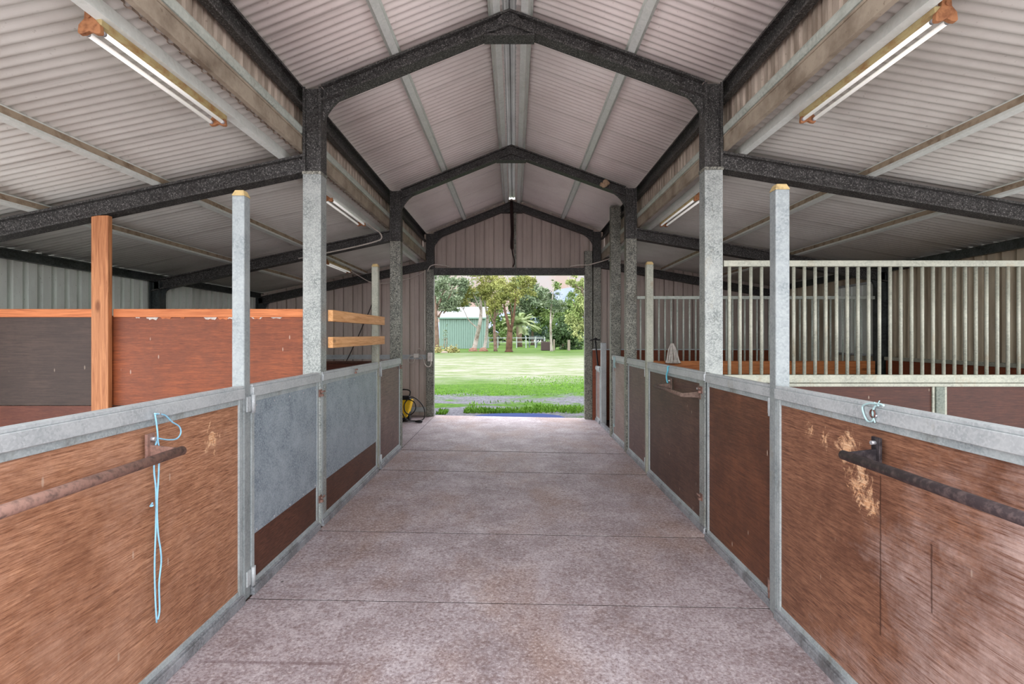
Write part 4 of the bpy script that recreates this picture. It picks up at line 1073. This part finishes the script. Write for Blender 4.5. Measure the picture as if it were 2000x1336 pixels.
for u, v, r, l in ((884,688,.55,'tufty green shrub right of the pale rock'),(856,687,.65,'tan green shrub at the foot of the pinkish trunk')):
    bm = B(); c = px(u, v, 57); c.z = G0+.2; leaves(bm, [(c, (r*1.3,r,r*.7))], 260, .14); one('low_shrub', bm, 'shrub_tan', l, 'shrub', recalc=False)
# hedge line closing the view low down, hills behind
tree('hedge', 'band of dark bushes along the far paddock edge', [], [(u, 650+(u*7)%5, 14, 12) for u in range(945, 1150, 12)], 'leaf_dark', 'bark_grey', 5000, .45, 'hedge', Y=135)
bm = B()
prof = [(-400,3),(-260,8),(-120,12),(-40,18),(0,26),(24,38),(40,46),(52,48),(66,43),(95,34),(180,18),(400,4)]
fr = [bm.verts.new((x, 420, -2)) for x, z in prof]; tp = [bm.verts.new((x, 470, z)) for x, z in prof]; bk = [bm.verts.new((x, 560, -2)) for x, z in prof]
for i in range(len(prof)-1):
    bm.faces.new((fr[i],fr[i+1],tp[i+1],tp[i])); bm.faces.new((tp[i],tp[i+1],bk[i+1],bk[i]))
struct('hill', bm, 'hill_blue', 'hazy blue hill beyond the trees', 'hill')

# ================================================================== light, sky, camera
w = bpy.data.worlds.new('sky'); bpy.context.scene.world = w; w.use_nodes = True
nt = w.node_tree; bg = nt.nodes['Background']
tc = nt.nodes.new('ShaderNodeTexCoord'); sp = nt.nodes.new('ShaderNodeSeparateXYZ'); nt.links.new(tc.outputs['Generated'], sp.inputs[0])
def wramp(src, stops):
    r = nt.nodes.new('ShaderNodeValToRGB'); nt.links.new(src, r.inputs[0]); e = r.color_ramp.elements
    while len(e) < len(stops): e.new(.5)
    for x, (p, c) in zip(e, stops): x.position = p; x.color = tuple(c)+(1,)
    return r.outputs[0]
ns = nt.nodes.new('ShaderNodeTexNoise'); nt.links.new(tc.outputs['Generated'], ns.inputs['Vector']); ns.inputs['Scale'].default_value = 9; ns.inputs['Detail'].default_value = 6
front_c = wramp(ns.outputs['Fac'], [(.40,(.82,.62,.54)),(.56,(.80,.74,.74)),(.7,(.70,.76,.86))])
# overcast sky: a dim pinkish bank low over the trees ahead, brighter cloud overhead and behind the shed's open front
def mathn(op, a, b=None, c=None):
    m = nt.nodes.new('ShaderNodeMath'); m.operation = op
    for k, v in enumerate((a, b, c)):
        if v is None: continue
        if isinstance(v, (int, float)): m.inputs[k].default_value = v
        else: nt.links.new(v, m.inputs[k])
    return m.outputs[0]
def mixn(f, a, b):
    m = nt.nodes.new('ShaderNodeMix'); m.data_type = 'RGBA'; nt.links.new(f, m.inputs[0])
    for k, v in ((6, a), (7, b)):
        if isinstance(v, tuple): m.inputs[k].default_value = v
        else: nt.links.new(v, m.inputs[k])
    return m.outputs[2]
SKY_TOP, SKY_BACK = 4.7, 4.2
up = wramp(sp.outputs['Z'], [(.16,(0,0,0)),(.34,(1,1,1))])
ahead = mixn(up, front_c, (.98*SKY_TOP, 1.0*SKY_TOP, 1.06*SKY_TOP, 1))
back = wramp(mathn('MULTIPLY_ADD', sp.outputs['Y'], -.5, .5), [(.36,(0,0,0)),(.62,(1,1,1))])
col = mixn(back, ahead, (.97*SKY_BACK, 1.0*SKY_BACK, 1.04*SKY_BACK, 1))
nt.links.new(col, bg.inputs['Color']); bg.inputs['Strength'].default_value = 1.0

sd = bpy.data.lights.new('sun', 'SUN'); sd.energy = 0.4; sd.angle = math.radians(30); sd.color = (1.0,.94,.86)
so = bpy.data.objects.new('sun', sd); C.objects.link(so)
so.rotation_euler = Vector((.15, 1.0, -.30)).to_track_quat('-Z', 'Y').to_euler(); so.location = (-4,-12,9)

cam = bpy.data.cameras.new('camera'); cam.lens = 18; cam.sensor_width = 36; cam.shift_x = -.002; cam.shift_y = -.004
cam.clip_start = .05; cam.clip_end = 2000
co = bpy.data.objects.new('camera', cam); C.objects.link(co); co.location = (0,0,H); co.rotation_euler = (PI/2,0,0)
sc = bpy.context.scene; sc.camera = co
vs_ = sc.view_settings; sc.display_settings.display_device = 'sRGB'
vs_.view_transform = 'Standard'; vs_.look = 'None'; vs_.gamma = 1; vs_.use_curve_mapping = False; vs_.exposure = 0.12
sc.cycles.max_bounces = 10; sc.cycles.diffuse_bounces = 6
